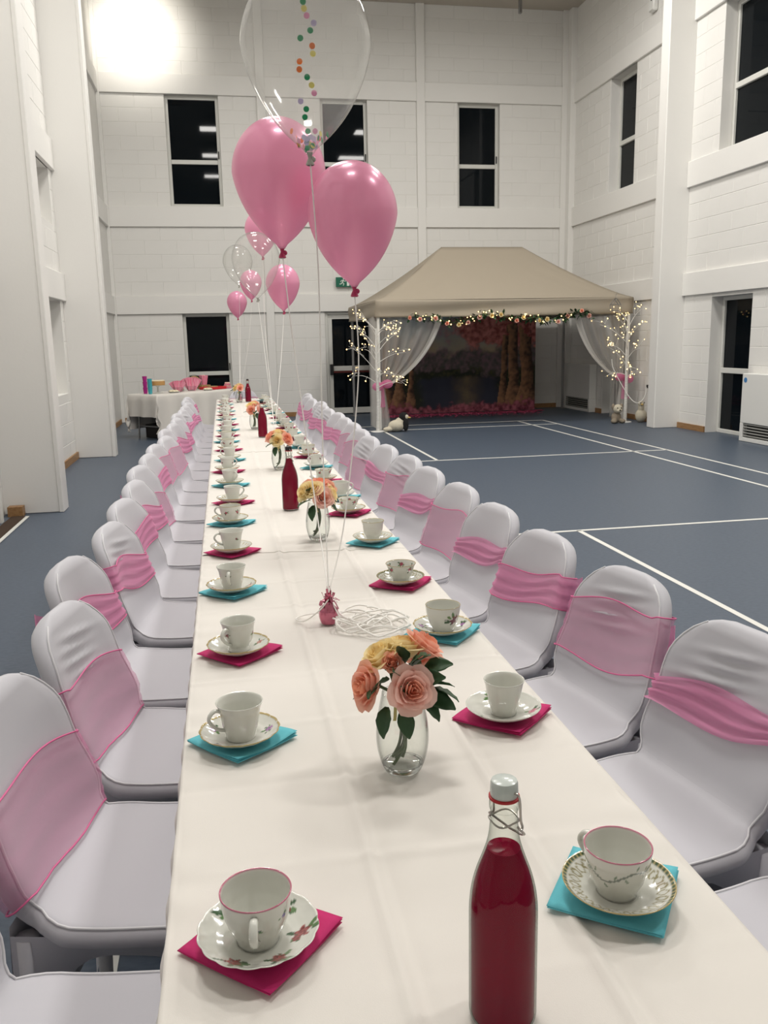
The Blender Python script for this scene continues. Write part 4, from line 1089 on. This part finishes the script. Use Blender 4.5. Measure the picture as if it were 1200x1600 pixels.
balloon((.42, 11.81, 2.26), .29, False, top(W3), 'pink balloon seen through the middle clear balloon, in the farthest cluster', [(.35, 11.8, 1.5)])
balloon((.27, 12.1, 2.54), .40, True, top(W3), 'clear balloon of the farthest cluster', [(.25, 12.0, 1.6)])
rr = random.Random(8); gs = []
for i in range(9):
    cx, cy = .36+rr.uniform(-.05, .06), 2.20+rr.uniform(-.06, .07); rx, ry = rr.uniform(.05, .10), rr.uniform(.03, .075); ro = rr.uniform(0, 3); n = 26
    path = []
    tw = rr.uniform(.7, 1.25)
    for k in range(n):
        a = 2*PI*tw*k/(n-1)+ro; h = TT+.005+.018*abs(math.sin(a*1.5+i))*rr.uniform(.8, 1)
        path.append((cx+rx*math.cos(a)*math.cos(ro)-ry*math.sin(a)*math.sin(ro), cy+rx*math.cos(a)*math.sin(ro)*.7+ry*math.sin(a)*math.cos(ro), h))
    pc = catmull(path, 2)
    g = tube(pc, .0026, 6); gs.append(g)
gs.append(tube(catmull([(.25, 2.25, TT+.075), (.262, 2.235, TT+.05), (.278, 2.21, TT+.012), (.262, 2.17, TT+.006), (.34, 2.12, TT+.006), (.44, 2.16, TT+.006), (.42, 2.2, TT+.012)], 8), .0019, 6))
gs.append(tube(catmull([(.248, 2.24, TT+.07), (.22, 2.225, TT+.045), (.18, 2.25, TT+.01), (.16, 2.29, TT+.006), (.2, 2.32, TT+.006), (.28, 2.31, TT+.01), (.35, 2.25, TT+.02)], 8), .0019, 6))
o = obj('curled_ribbon', join(*gs), m_ribbon); tag(o, 'tangled curls of white ribbon on the cloth beside the nearest balloon weight', 'ribbon')

# ------------------------------------------------------------------ gazebo
GX0, GX1, GY0, GY1 = 2.58, 7.06, 14.35, 17.30
EV, VB, RZ = 2.16, 1.88, 3.16
e = empty('gazebo', ((GX0+GX1)/2, (GY0+GY1)/2, 0)); tag(e, 'beige pop-up gazebo with pitched canopy at the back of the hall', 'gazebo')
gc = Vector(e.location)
def loc_(g): return [(x-gc.x, y-gc.y, z-gc.z) for x, y, z in g[0]], g[1]
RX0, RX1, RY = 4.05, 5.60, (GY0+GY1)/2
def roof(u, v, side):
    # u along the eave, v eave->ridge
    ex0, ex1, ey0, ey1 = GX0-.05, GX1+.05, GY0-.05, GY1+.05
    z = EV+(RZ-EV)*(v**1.22)-.03*math.sin(PI*v)*math.sin(PI*u)
    if side in 'fb':   # radiating pulls from the ridge ends and a seam across the slope
        for c in (.0, 1.0): z += .02*math.sin((u-c)*38/(.35+v*.9))*math.exp(-((u-c)/.28)**2)*v*(1-v)*2
        z -= .016*math.exp(-((v-.62)/.025)**2)
    else: z += .012*math.sin(u*30+v*5)*(1-v)*v
    if side == 'f': x = (ex0+(ex1-ex0)*u)*(1-v)+(RX0+(RX1-RX0)*u)*v; y = ey0*(1-v)+RY*v
    elif side == 'b': x = (ex1+(ex0-ex1)*u)*(1-v)+(RX1+(RX0-RX1)*u)*v; y = ey1*(1-v)+RY*v
    elif side == 'l': y = (ey1+(ey0-ey1)*u)*(1-v)+RY*v; x = ex0*(1-v)+RX0*v
    else: y = (ey0+(ey1-ey0)*u)*(1-v)+RY*v; x = ex1*(1-v)+RX1*v
    return (x, y, z)
for sd in 'flbr':
    obj('canopy_panel', loc_(solid(grid(lambda u, v: roof(u, v, sd), 40 if sd in 'fb' else 26, 18), .004)), m_canopy, e, sharp=None)
def val(u, v, sd):
    ex0, ex1, ey0, ey1 = GX0-.05, GX1+.05, GY0-.05, GY1+.05
    wv = .018*math.sin(u*9+v*3)*v+.012*math.sin(v*PI*2+u*3)
    z = EV-(EV-VB)*v-.012*math.sin(u*PI)
    if sd == 'f': return (ex0+(ex1-ex0)*u, ey0-wv, z)
    if sd == 'b': return (ex1+(ex0-ex1)*u, ey1+wv, z)
    if sd == 'l': return (ex0-wv, ey1+(ey0-ey1)*u, z)
    return (ex1+wv, ey0+(ey1-ey0)*u, z)
for sd in 'flbr': obj('valance', loc_(solid(grid(lambda u, v: val(u, v, sd), 40, 10), .003)), m_canopy, e, sharp=None)
for x in (GX0, GX1):
    for y in (GY0, GY1):
        L = obj('leg', loc_(join(bbox(x-.022, x+.022, y-.022, y+.022, 0.0, EV-.02, .004))), m_white if y == GY0 else m_steel, e, smooth=False)
        obj('foot_plate', loc_(bbox(x-.06, x+.06, y-.06, y+.06, .0, .008, .002)), m_steel, L, smooth=False)
bars = []
for y in (GY0, GY1):
    for k in range(4):
        x0 = GX0+(GX1-GX0)*k/4; x1 = GX0+(GX1-GX0)*(k+1)/4
        bars += [cyl((x0, y, 1.90), (x1, y, 2.10), .010, 6), cyl((x0, y, 2.10), (x1, y, 1.90), .010, 6)]
for x in (GX0, GX1):
    for k in range(2):
        y0 = GY0+(GY1-GY0)*k/2; y1 = GY0+(GY1-GY0)*(k+1)/2
        bars += [cyl((x, y0, 1.90), (x, y1, 2.10), .010, 6), cyl((x, y0, 2.10), (x, y1, 1.90), .010, 6)]
obj('scissor_truss', loc_(join(*bars)), m_steel, e)
obj('ridge_pole', loc_(join(cyl((RX0, RY, RZ-.03), (RX1, RY, RZ-.03), .02, 8))), m_steel, e)
# tied-back voile curtains with pink bows
def curtain(sg, xl, w_, lab):
    e = empty('voile_curtain', (xl, GY0+.04, 0)); tag(e, lab, 'curtain')
    def up(u, v):
        a = v*PI/2
        xo = .04+(w_-.04)*u
        x = .05+(xo-.05)*(.5*math.cos(a)+.5*(1-v))+.07*u*math.sin(a); zt = 1.90; zb = .76
        k = .35+.65*u
        z = zt-(zt-zb)*(math.sin(a)**(1.1) if u > .0 else v)
        z = zt-(zt-zb)*((1-.5*k)*v+.5*k*math.sin(a))
        return (sg*x, .025*math.sin(u*34)*(1-.3*v)+.02*math.sin(u*14+v*3), z)
    obj('swag', grid(up, 46, 22), m_voile, e)
    def edge(u, v):
        x, y, z = up(1-.10*(1-u), v); return (x, y-.012-.01*math.sin(u*9+v*4), z-.012*u)
    obj('folded_edge', join(grid(lambda u, v: edge(u, v), 8, 22), grid(lambda u, v: (lambda p: (p[0], p[1]-.015, p[2]-.02))(edge(u, v)), 8, 22)), m_voile2, e)
    def dn(u, v):
        x = .05+(u-.35)*(.07+.16*v); return (sg*x, .03*math.sin(u*16)*(.5+v*.5), .76-v*.74)
    obj('tail', join(grid(dn, 26, 12), grid(lambda u, v: (lambda p: (p[0]*.9, p[1]+.03, p[2]))(dn(u, v)), 26, 12)), m_voile, e)
    g = join(ellipsoid((sg*.05, -.05, .77), (.05, .04, .05), 12, 8), xf(ellipsoid((0, 0, 0), (.10, .05, .075), 14, 9), Matrix.Translation((sg*.13, -.06, .78))), xf(ellipsoid((0, 0, 0), (.10, .05, .075), 14, 9), Matrix.Translation((-sg*.03, -.06, .74))),
             grid(lambda u, v: (sg*(.05+(u-.5)*(.05+.10*v)-.03*v), -.06+.02*math.sin(u*8), .75-.36*v), 8, 8))
    obj('bow', g, m_tulle, e)
    return e
curtain(1, GX0, 1.12, 'white voile curtain tied back with pink tulle on the left gazebo leg')
curtain(-1, GX1, 1.0, 'white voile curtain tied back with pink tulle on the right gazebo leg')
for xx, sgn, nm in ((GX0-.03, 1, 'left'), (GX1+.03, -1, 'right')):
    o = obj('side_drape', grid(lambda u, v: (xx+.03*math.sin(u*30), GY0+.10+u*.55, 1.9-v*1.88), 40, 6), m_voile); tag(o, 'gathered white voile drape down the %s side of the gazebo' % nm, 'curtain')
# printed woodland backdrop and petals
from mathutils import noise as mn
def fbm(x, y, s_, o_=4):
    return mn.fractal(Vector((x*s_, y*s_, 3.3)), 1.0, 2.0, o_)
def bd_col(u, v):
    # u left->right, v bottom->top : dusk woodland glade with a dark pond, pink blossom trees, petals on the ground
    x, y = u*1.6, v
    n1, n2, n3 = fbm(x, y, 3), fbm(x+7, y, 9), fbm(x, y+5, 26, 3)
    c = mixc((.46, .36, .24), (.20, .36, .46), smoothstep(.5, 1.0, v+.15*n1)); c = mixc(c, (.34, .24, .28), smoothstep(-.2, .5, n2)*.6)
    d = smoothstep(.02, -.06, v-(.60+.20*abs(u-.42)+.10*n1+.06*n2)); far = mixc((.20, .13, .15), (.09, .09, .08), .5+n3)
    c = mixc(c, far, d)
    d = smoothstep(.02, -.05, v-(.44+.08*n1+.07*n2+.03*n3)); near = mixc((.020, .026, .016), (.075, .075, .03), max(0, n3+.25*n2)*1.3)
    c = mixc(c, near, d)
    pond = smoothstep(.0, .05, .36+.02*n2-v)*smoothstep(.0, .08, .30-abs(u-.53)+.05*n1)
    c = mixc(c, mixc((.035, .040, .065), (.17, .13, .08), smoothstep(.11, .0, abs(u-.55+.03*n1))*(.7+.6*n2)), pond)
    bl = smoothstep(.60, .68, v+.10*n1+.08*n2+.05*n3-.45*max(0, .62-u))*smoothstep(.40, .55, u+.10*n2)
    c = mixc(c, mixc((.30, .07, .06), (.66, .25, .22), min(1, max(0, .45+n3+.4*n2))), bl)
    for cx, w_, lean in ((.05, .030, .02), (.13, .026, -.01), (.20, .016, .02), (.79, .020, .02), (.865, .030, -.02), (.955, .040, -.03)):
        ww = w_*(1+1.1*smoothstep(.30, .05, v)+.15*n2); cc = cx+lean*v+.01*n1; t = (u-cc)/ww
        if abs(t) < 1 and .05 < v < .70+.2*n2+.1: c = mixc((.40, .21, .11), (.05, .028, .02), min(1, max(0, .5+.55*t+.5*n3)))
    pt = smoothstep(.02, -.03, v-(.055+.10*abs(u-.45)+.05*n2+.03*n3)); c = mixc(c, mixc((.14, .025, .045), (.46, .14, .19), min(1, max(0, .5+1.1*n3))), pt)
    return c
nu, nv = 210, 140
BX0, BX1 = 3.05, 6.38
g = grid(lambda u, v: (BX0+(BX1-BX0)*u, 17.12+.012*math.sin(u*40), .02+v*2.08), nu, nv)
o = obj('printed_backdrop', g, m_print, col=[bd_col(i/(nu-1), j/(nv-1)) for j in range(nv) for i in range(nu)]); tag(o, 'printed woodland backdrop with pink blossom trees hanging inside the gazebo', 'backdrop')
rr = random.Random(12); V = []; F = []
for i in range(2600):
    x = rr.uniform(2.95, 6.5); y = 17.08-abs(rr.gauss(0, .28)); a = rr.uniform(0, 2*PI); s_ = rr.uniform(.018, .034)
    if x > 6.3 and y < 16.9: continue
    n = len(V); c_, d_ = math.cos(a)*s_, math.sin(a)*s_; h1, h2 = rr.uniform(.003, .02), rr.uniform(.003, .02)
    V += [(x-c_, y-d_, .003), (x+d_*.7, y-c_*.7, h1), (x+c_, y+d_, .004), (x-d_*.7, y+c_*.7, h2)]; F.append((n, n+1, n+2, n+3))
o = obj('petal_scatter', (V, F), m_petals, smooth=False); tag(o, 'scattered pink petals on the floor below the printed backdrop', 'petals', kind='stuff')
# rose garland with fairy lights along the front valance
gl = empty('rose_garland', (4.6, GY0-.08, 1.86)); tag(gl, 'rose garland with fairy lights hanging below the gazebo valance', 'garland')
rr = random.Random(31)
def gz(x): return .03-.09*math.sin((x+1.5)*2.1)**2-.03*math.sin(x*7)
vine = catmull([(x/10-1.5, rr.uniform(-.02, .02), gz(x/10-1.5)) for x in range(0, 34, 2)], 4)
obj('vine', tube(vine, .006, 6), m_stem, gl)
lf = []
for i in range(330):
    x = rr.uniform(-1.55, 1.75); base = Vector((x, rr.uniform(-.06, .04), gz(x)+rr.uniform(-.07, .05)))
    d = Vector((rr.uniform(-1, 1), rr.uniform(-1, .3), rr.uniform(-1, .6))).normalized()
    m4 = Matrix.Translation(base) @ d.to_track_quat('Y', 'Z').to_matrix().to_4x4() @ Matrix.Scale(1.7, 4)
    lf.append(xf(grid(lambda u, v: ((2*u-1)*.014*math.sin(PI*min(1, v*.9+.08)), v*.05, .1*abs(2*u-1)*.014), 3, 4), m4))
o = obj('leaves', join(*lf), m_leaf, gl); o['kind'] = 'stuff'
for i in range(17):
    x = -1.5+3.2*i/16+rr.uniform(-.05, .05); o = bpy.data.objects.new('rose', ROSE[rr.choice('kkyyp')]); link(o, gl); o.location = (x, -.05+rr.uniform(-.03, .01), gz(x)+rr.uniform(-.06, .03)); orient(o, (rr.uniform(-.4, .4), -1, rr.uniform(-.3, .3))); o.scale = (rr.uniform(.8, 1.05),)*3
bl = [octa((rr.uniform(-1.4, 1.5), -.08+rr.uniform(-.03, .05), 0), rr.uniform(.009, .015)) for i in range(48)]
bl = [([(x, y, z+gz(b[0][0][0])+((i*37) % 11)*.012-.06) for x, y, z in b[0]], b[1]) for i, b in enumerate(bl)]
o = obj('fairy_lights', join(*bl), m_led, gl); o['kind'] = 'stuff'
# lit twig trees
def light_tree(loc, seed, lab, rx=1.0):
    rr = random.Random(seed); e = empty('light_tree', loc); tag(e, lab, 'light tree', 'lit twig trees by the gazebo legs')
    obj('trunk', tube(catmull([(0, 0, 0), (.01, 0, .6), (-.005, .01, 1.2), (.0, 0, 1.7)], 6), [.035-.02*i/18 for i in range(19)], 10), m_treew, e)
    obj('base_plate', lathe([(.0005, .012), (.11, .012), (.12, .006), (.12, .0), (.0005, .0)], 24), m_white, e)
    leds = []
    for b in range(15):
        z0 = .75+.95*b/14+rr.uniform(-.04, .04); a = b*2.399+rr.uniform(-.3, .3); L = rr.uniform(.35, .55)*(1 if b < 11 else .8)
        d = Vector((math.cos(a)*(rx if math.cos(a) > 0 else 1), math.sin(a)*.6, rr.uniform(.25, .75) if b > 3 else rr.uniform(-.2, .2)))
        p = [Vector((0, 0, z0))+d*(L*t)+Vector((0, 0, .08*math.sin(t*2.5))) for t in (0, .33, .66, 1)]
        br = obj('branch', tube(catmull([tuple(q) for q in p], 4), [.007-.0004*i for i in range(13)], 6), m_treew, e)
        tw = []
        for k in range(7):
            t = rr.uniform(.35, 1.0); q = p[0].lerp(p[3], t)+Vector((0, 0, .08*math.sin(t*2.5))); dd = (d+Vector((rr.uniform(-1, 1), rr.uniform(-1, 1), rr.uniform(-.9, .9)))).normalized()*rr.uniform(.06, .17)
            tw.append(tube([tuple(q), tuple(q+dd*.5+Vector((0, 0, .01))), tuple(q+dd)], .0025, 5)); leds.append(octa(tuple(q+dd), rr.uniform(.009, .015)))
        tg_ = obj('twigs', join(*tw), m_treew, br); tg_['kind'] = 'stuff'
    o = obj('led_blossoms', join(*leds), m_led, e); o['kind'] = 'stuff'
    return e
light_tree((2.50, 14.12, 0), 3, 'white lit twig tree with warm lights by the left gazebo leg')
light_tree((6.93, 14.10, 0), 9, 'white lit twig tree with warm lights by the right gazebo leg', .5)
e = empty('lantern_house', (6.62, 13.96, 1.92)); tag(e, 'small wire house lantern hanging in the right lit tree', 'lantern')
W_ = .075; hb = []
for (a, b) in (((-W_, 0), (W_, 0)), ((-W_, 0), (-W_, .1)), ((W_, 0), (W_, .1)), ((-W_, .1), (0, .2)), ((W_, .1), (0, .2)), ((-W_, .1), (W_, .1))):
    for y in (-.05, .05): hb.append(cyl((a[0], y, a[1]), (b[0], y, b[1]), .006, 6))
for x, z in ((-W_, 0), (W_, 0), (-W_, .1), (W_, .1), (0, .2)): hb.append(cyl((x, -.05, z), (x, .05, z), .006, 6))
obj('wire_frame', join(*hb), m_steel, e); obj('hook', tube([(0, 0, .2), (0, 0, .26), (.02, 0, .28)], .004, 6), m_steel, e)
# soft toys
def plush(name, loc, rz, body, parts, lab):
    e = empty(name, loc, rz); tag(e, lab, 'soft toy')
    b = obj('body', join(*[ellipsoid(*q) for q in body[0]]), body[1], e)
    md = b.modifiers.new('fuse', 'REMESH'); md.mode = 'VOXEL'; md.voxel_size = .012; md.use_smooth_shade = True
    for n, es, m_ in parts: obj(n, join(*[ellipsoid(*q) for q in es]), m_, e)
    return e
plush('penguin_toy', (2.80, 14.02, 0), .1, ([((0, 0, .10), (.15, .12, .10)), ((-.15, -.02, .05), (.10, .06, .04)), ((.06, 0, .15), (.09, .09, .09))], m_plush),
      [('head', [((.12, -.02, .24), (.085, .08, .085))], m_plushd), ('wing', [((.13, -.09, .12), (.05, .03, .11))], m_plushd), ('face', [((.15, -.085, .245), (.035, .02, .04))], m_plush), ('beak', [((.19, -.10, .235), (.03, .02, .012))], m_beak)], 'cream and black plush bird lying at the left gazebo leg')
plush('dog_toy', (6.72, 14.0, 0), 0, ([((0, 0, .10), (.09, .08, .10)), ((-.08, -.08, .04), (.05, .07, .04)), ((.08, -.08, .04), (.05, .07, .04))], m_plushg),
      [('head', [((0, -.05, .25), (.085, .075, .08)), ((0, -.11, .225), (.05, .04, .035))], m_plush), ('ear', [((-.075, -.03, .29), (.03, .03, .05))], m_plushg), ('ear', [((.075, -.03, .29), (.03, .03, .05))], m_plushg), ('nose', [((0, -.148, .235), (.016, .012, .012))], m_plushd), ('eye', [((-.035, -.118, .27), (.01, .008, .012))], m_plushd), ('eye', [((.035, -.118, .27), (.01, .008, .012))], m_plushd)], 'brown and cream plush dog sitting at the right gazebo leg')
plush('goose_toy', (7.16, 13.95, 0), 0, ([((0, 0, .12), (.10, .10, .12)), ((-.01, -.02, .26), (.055, .055, .09)), ((-.02, -.03, .33), (.055, .055, .05))], m_plush),
      [('beak', [((-.04, -.10, .32), (.018, .035, .014))], m_beak), ('eye', [((-.05, -.075, .35), (.008, .008, .01))], m_plushd), ('eye', [((.015, -.08, .35), (.008, .008, .01))], m_plushd)], 'cream plush goose standing beside the plush dog')
o = obj('power_cable', tube(catmull([(7.245, 13.95, .61), (7.2, 13.92, .45), (7.05, 13.85, .35), (6.95, 14.0, .45), (6.75, 14.2, .9), (6.72, 14.25, 1.1)], 8), .006, 6), m_white); tag(o, 'white cable looping from the wall socket to the right lit tree', 'cable')

# ------------------------------------------------------------------ buffet table
bu = empty('buffet_table', (-.64, 14.97, 0), math.radians(43)); tag(bu, 'folding buffet table set at an angle by the back wall', 'table')
obj('table_top', bbox(-.91, .91, -.36, .36, .695, .725, .008), m_table, bu, smooth=False)
for sx in (-1, 1):
    for sy in (-1, 1): obj('leg', cyl((sx*.78, sy*.26, .695), (sx*.82, sy*.28, 0), .014, 10), m_steel, bu)
    obj('crossbar', cyl((sx*.80, -.27, .2), (sx*.80, .27, .2), .01, 8), m_steel, bu)
def bcloth(x0, x1, dropf, dropl):
    def f(u, v):
        # u along length incl. end drops, v across incl. front/back drops
        a = u*(x1-x0+2*dropl)-dropl+x0; b = v*(.74+2*dropf)-dropf-.37
        x = min(max(a, x0), x1); y = min(max(b, -.37), .37)
        da = max(x0-a, a-x1, 0); dbb = max(-.37-b, b-.37, 0); d = math.hypot(da, dbb)
        z = .729-min(d, .62)
        fx = (.02+.035*math.sin(b*21+a*3)*min(1, d*2)) if da > 0 else 0; fy = (.012+.03*math.sin(a*17)*min(1, d*2)) if dbb > 0 else 0
        return (x+(1 if a > x1 else -1)*fx*(da > 0)*min(1, da*12), y+(1 if b > .37 else -1)*fy*(dbb > 0)*min(1, dbb*12), max(z, .06))
    return grid(f, 90, 64)
o = obj('buffet_cloth', bcloth(-.92, .92, .58, .36), m_cloth, loc=(-.64, 14.97, 0), rot=(0, 0, math.radians(43)), sharp=None); tag(o, 'white cloth draped over the angled buffet table', 'tablecloth')
def bpos(a, b, z=.732):
    c, s_ = math.cos(math.radians(43)), math.sin(math.radians(43)); return (-.64+a*c-b*s_, 14.97+a*s_+b*c, z)
def tumbler(r0, r1, h, n=24, t=.003): return lathe([(.0005, 0), (r0, 0), (r1, h), (r1-t, h), (r0-t, t), (.0005, t)], n)
def bt(name, geo, m, p, lab, cat, grp=None, rot=(0, 0, 0)):
    o = obj(name, geo, m, loc=p, rot=rot); return tag(o, lab, cat, grp)
for i in range(5):
    bt('paper_cup', tumbler(.028, .038, .10), m_teal, bpos(-.83, -.10, .733+.036*i), 'teal paper cup in the stack at the left of the buffet, %s from the bottom' % ORD[i], 'paper cup', 'teal paper cups')
for i in range(3):
    bt('paper_cup', tumbler(.028, .038, .10), m_mag, bpos(-.80, .06, .733+.09*i+.0), 'magenta paper cup in the tower behind the teal cups, %s from the bottom' % ORD[i], 'paper cup', 'magenta paper cups')
e = empty('cake_stand', bpos(-.58, .02)); tag(e, 'glass cake stand near the left end of the buffet', 'cake stand')
obj('foot', lathe([(.0005, 0), (.07, 0), (.065, .008), (.015, .02), (.012, .10), (.05, .118)], 28), m_chinaw, e); obj('plate', lathe([(.0005, .118), (.14, .12), (.145, .128), (.0005, .128)], 36), m_chinaw, e)
e = empty('layer_cake', bpos(-.58, .02, .862)); tag(e, 'round iced sponge cake on the cake stand', 'cake')
obj('sponge', lathe([(.0005, 0), (.12, 0), (.122, .03), (.12, .065), (.0005, .065)], 32), m_cake, e); obj('icing', lathe([(.0005, .0652), (.12, .0652), (.121, .072), (.11, .079), (.0005, .08)], 32), m_icing, e)
def bag_fan(p, n, h, lab, seed):
    rr = random.Random(seed); e = empty('paper_bag_bunch', p); tag(e, lab, 'party bags', 'striped party bags on the buffet')
    obj('tub', tumbler(.065, .085, .075, 28), m_clearp, e)
    for i in range(n):
        a = -.55+1.1*i/(n-1); m4 = Matrix.Translation((.02*math.sin(i*2.1)+(i-(n-1)/2)*.012, .02*math.cos(i*1.7), .006)) @ Matrix.Rotation(a, 4, 'Y')
        def bagf(u, v, i=i): 
            w_ = .026+.012*v; t = u*2*PI; return (w_*math.cos(t), .016*math.sin(t)+.004*math.sin(3*t), v*h*(1+.03*math.sin(t*5)*(v > .95)))
        obj('striped_bag', xf(grid(bagf, 20, 6, True), m4), m_pinkc, e)
    return e
bag_fan(bpos(-.22, -.06, .736), 6, .17, 'bunch of pink striped bags beside the iced cake', 1)
bag_fan(bpos(.12, .0, .736), 7, .21, 'larger bunch of pink striped bags in the middle of the buffet', 2)
def platter(p, r, lab, m_, fm_, n, seed):
    rr = random.Random(seed); e = empty('food_platter', p); tag(e, lab, 'platter', 'platters on the buffet')
    obj('plate', lathe([(.0005, 0), (r*.7, 0), (r, .018), (r, .021), (r*.7, .005), (.0005, .004)], 32), m_, e)
    for i in range(n):
        a = 2.4*i; q = r*.62*math.sqrt(i/n); obj('bun', ellipsoid((q*math.cos(a), q*math.sin(a), .022), (.032, .03, .022), 10, 7), fm_, e)
platter(bpos(-.40, -.16), .10, 'white plate of small cakes in front of the cake stand', m_chinaw, m_icing, 6, 1)
platter(bpos(-.06, .12), .10, 'plate of brown cakes between the two bag bunches', m_chinaw, m_food, 9, 2)
platter(bpos(.27, -.24), .085, 'white plate of pale cakes right of the larger bag bunch', m_chinaw, m_icing, 6, 3)
bt('red_tray', join(bbox(-.2, .2, -.13, .13, 0, .012, .004), bbox(-.2, -.19, -.13, .13, .012, .045, .003), bbox(.19, .2, -.13, .13, .012, .045, .003), bbox(-.19, .19, -.13, -.12, .012, .045, .003), bbox(-.19, .19, .12, .13, .012, .045, .003)), m_redc, bpos(.55, -.06), 'flat red tray on the right half of the buffet', 'tray', rot=(0, 0, math.radians(43)))
platter(bpos(.55, -.06, .746), .11, 'round plate of sandwiches on the red tray', m_chinaw, m_food, 10, 4)
e = empty('domed_tray', bpos(.36, .20)); tag(e, 'round tray of dark food leaning at the back of the buffet', 'tray')
obj('tray', xf(lathe([(.0005, 0), (.12, 0), (.13, .03), (.127, .03), (.118, .004), (.0005, .004)], 32), Matrix.Translation((0, 0, .13)) @ Matrix.Rotation(1.1, 4, 'X')), m_clearp, e)
obj('food', xf(ellipsoid((0, 0, .012), (.11, .11, .02), 20, 8), Matrix.Translation((0, 0, .13)) @ Matrix.Rotation(1.1, 4, 'X')), m_food, e)
obj('prop', bbox(-.03, .03, .02, .08, 0, .11, .004), m_food, e)
def carton(p, lab, s_):
    e = empty('striped_carton', p, .5); tag(e, lab, 'carton')
    def cf(u, v):
        k = int(u*4) % 4; t = u*4-int(u*4); w_ = .04+.02*v; c = [(-1, -1), (1, -1), (1, 1), (-1, 1), (-1, -1)]; a, b = c[k], c[k+1]
        return ((a[0]+(b[0]-a[0])*t)*w_, (a[1]+(b[1]-a[1])*t)*w_, v*.15*s_+.004*math.sin(u*50)*(v > .9))
    obj('carton_wall', grid(cf, 48, 5, True), m_pinkc, e); obj('filling', ellipsoid((0, 0, .13*s_), (.05, .05, .03), 12, 8), m_pinkp, e)
carton(bpos(.62, .25, .80), 'pink striped carton at the back right of the buffet', 1.1)
bt('cake_box', bbox(-.09, .09, -.09, .09, 0, .066, .004), m_food, bpos(.62, .25), 'low brown box under the striped carton', 'box', rot=(0, 0, .5))
for i in range(4):
    bt('pink_packet', bbox(-.06, .06, -.045, .045, 0, .025, .006), m_pinkp if i % 2 else m_pinkc, bpos(.855, -.1, .733+.026*i), 'pink packet at the right end of the buffet, %s in its pile from below' % ORD[i], 'packet', 'pink packets on the buffet', rot=(0, 0, .8+.25*i))
bt('storage_crate', join(bbox(-.25, .25, -.17, .17, 0, .02, .004), bbox(-.27, -.25, -.18, .18, .0, .22, .004), bbox(.25, .27, -.18, .18, 0, .22, .004), bbox(-.25, .25, -.18, -.16, 0, .22, .004), bbox(-.25, .25, .16, .18, 0, .22, .004)), m_black, bpos(-.45, .05, .004), 'dark crate on the floor under the buffet cloth', 'crate', rot=(0, 0, .75))
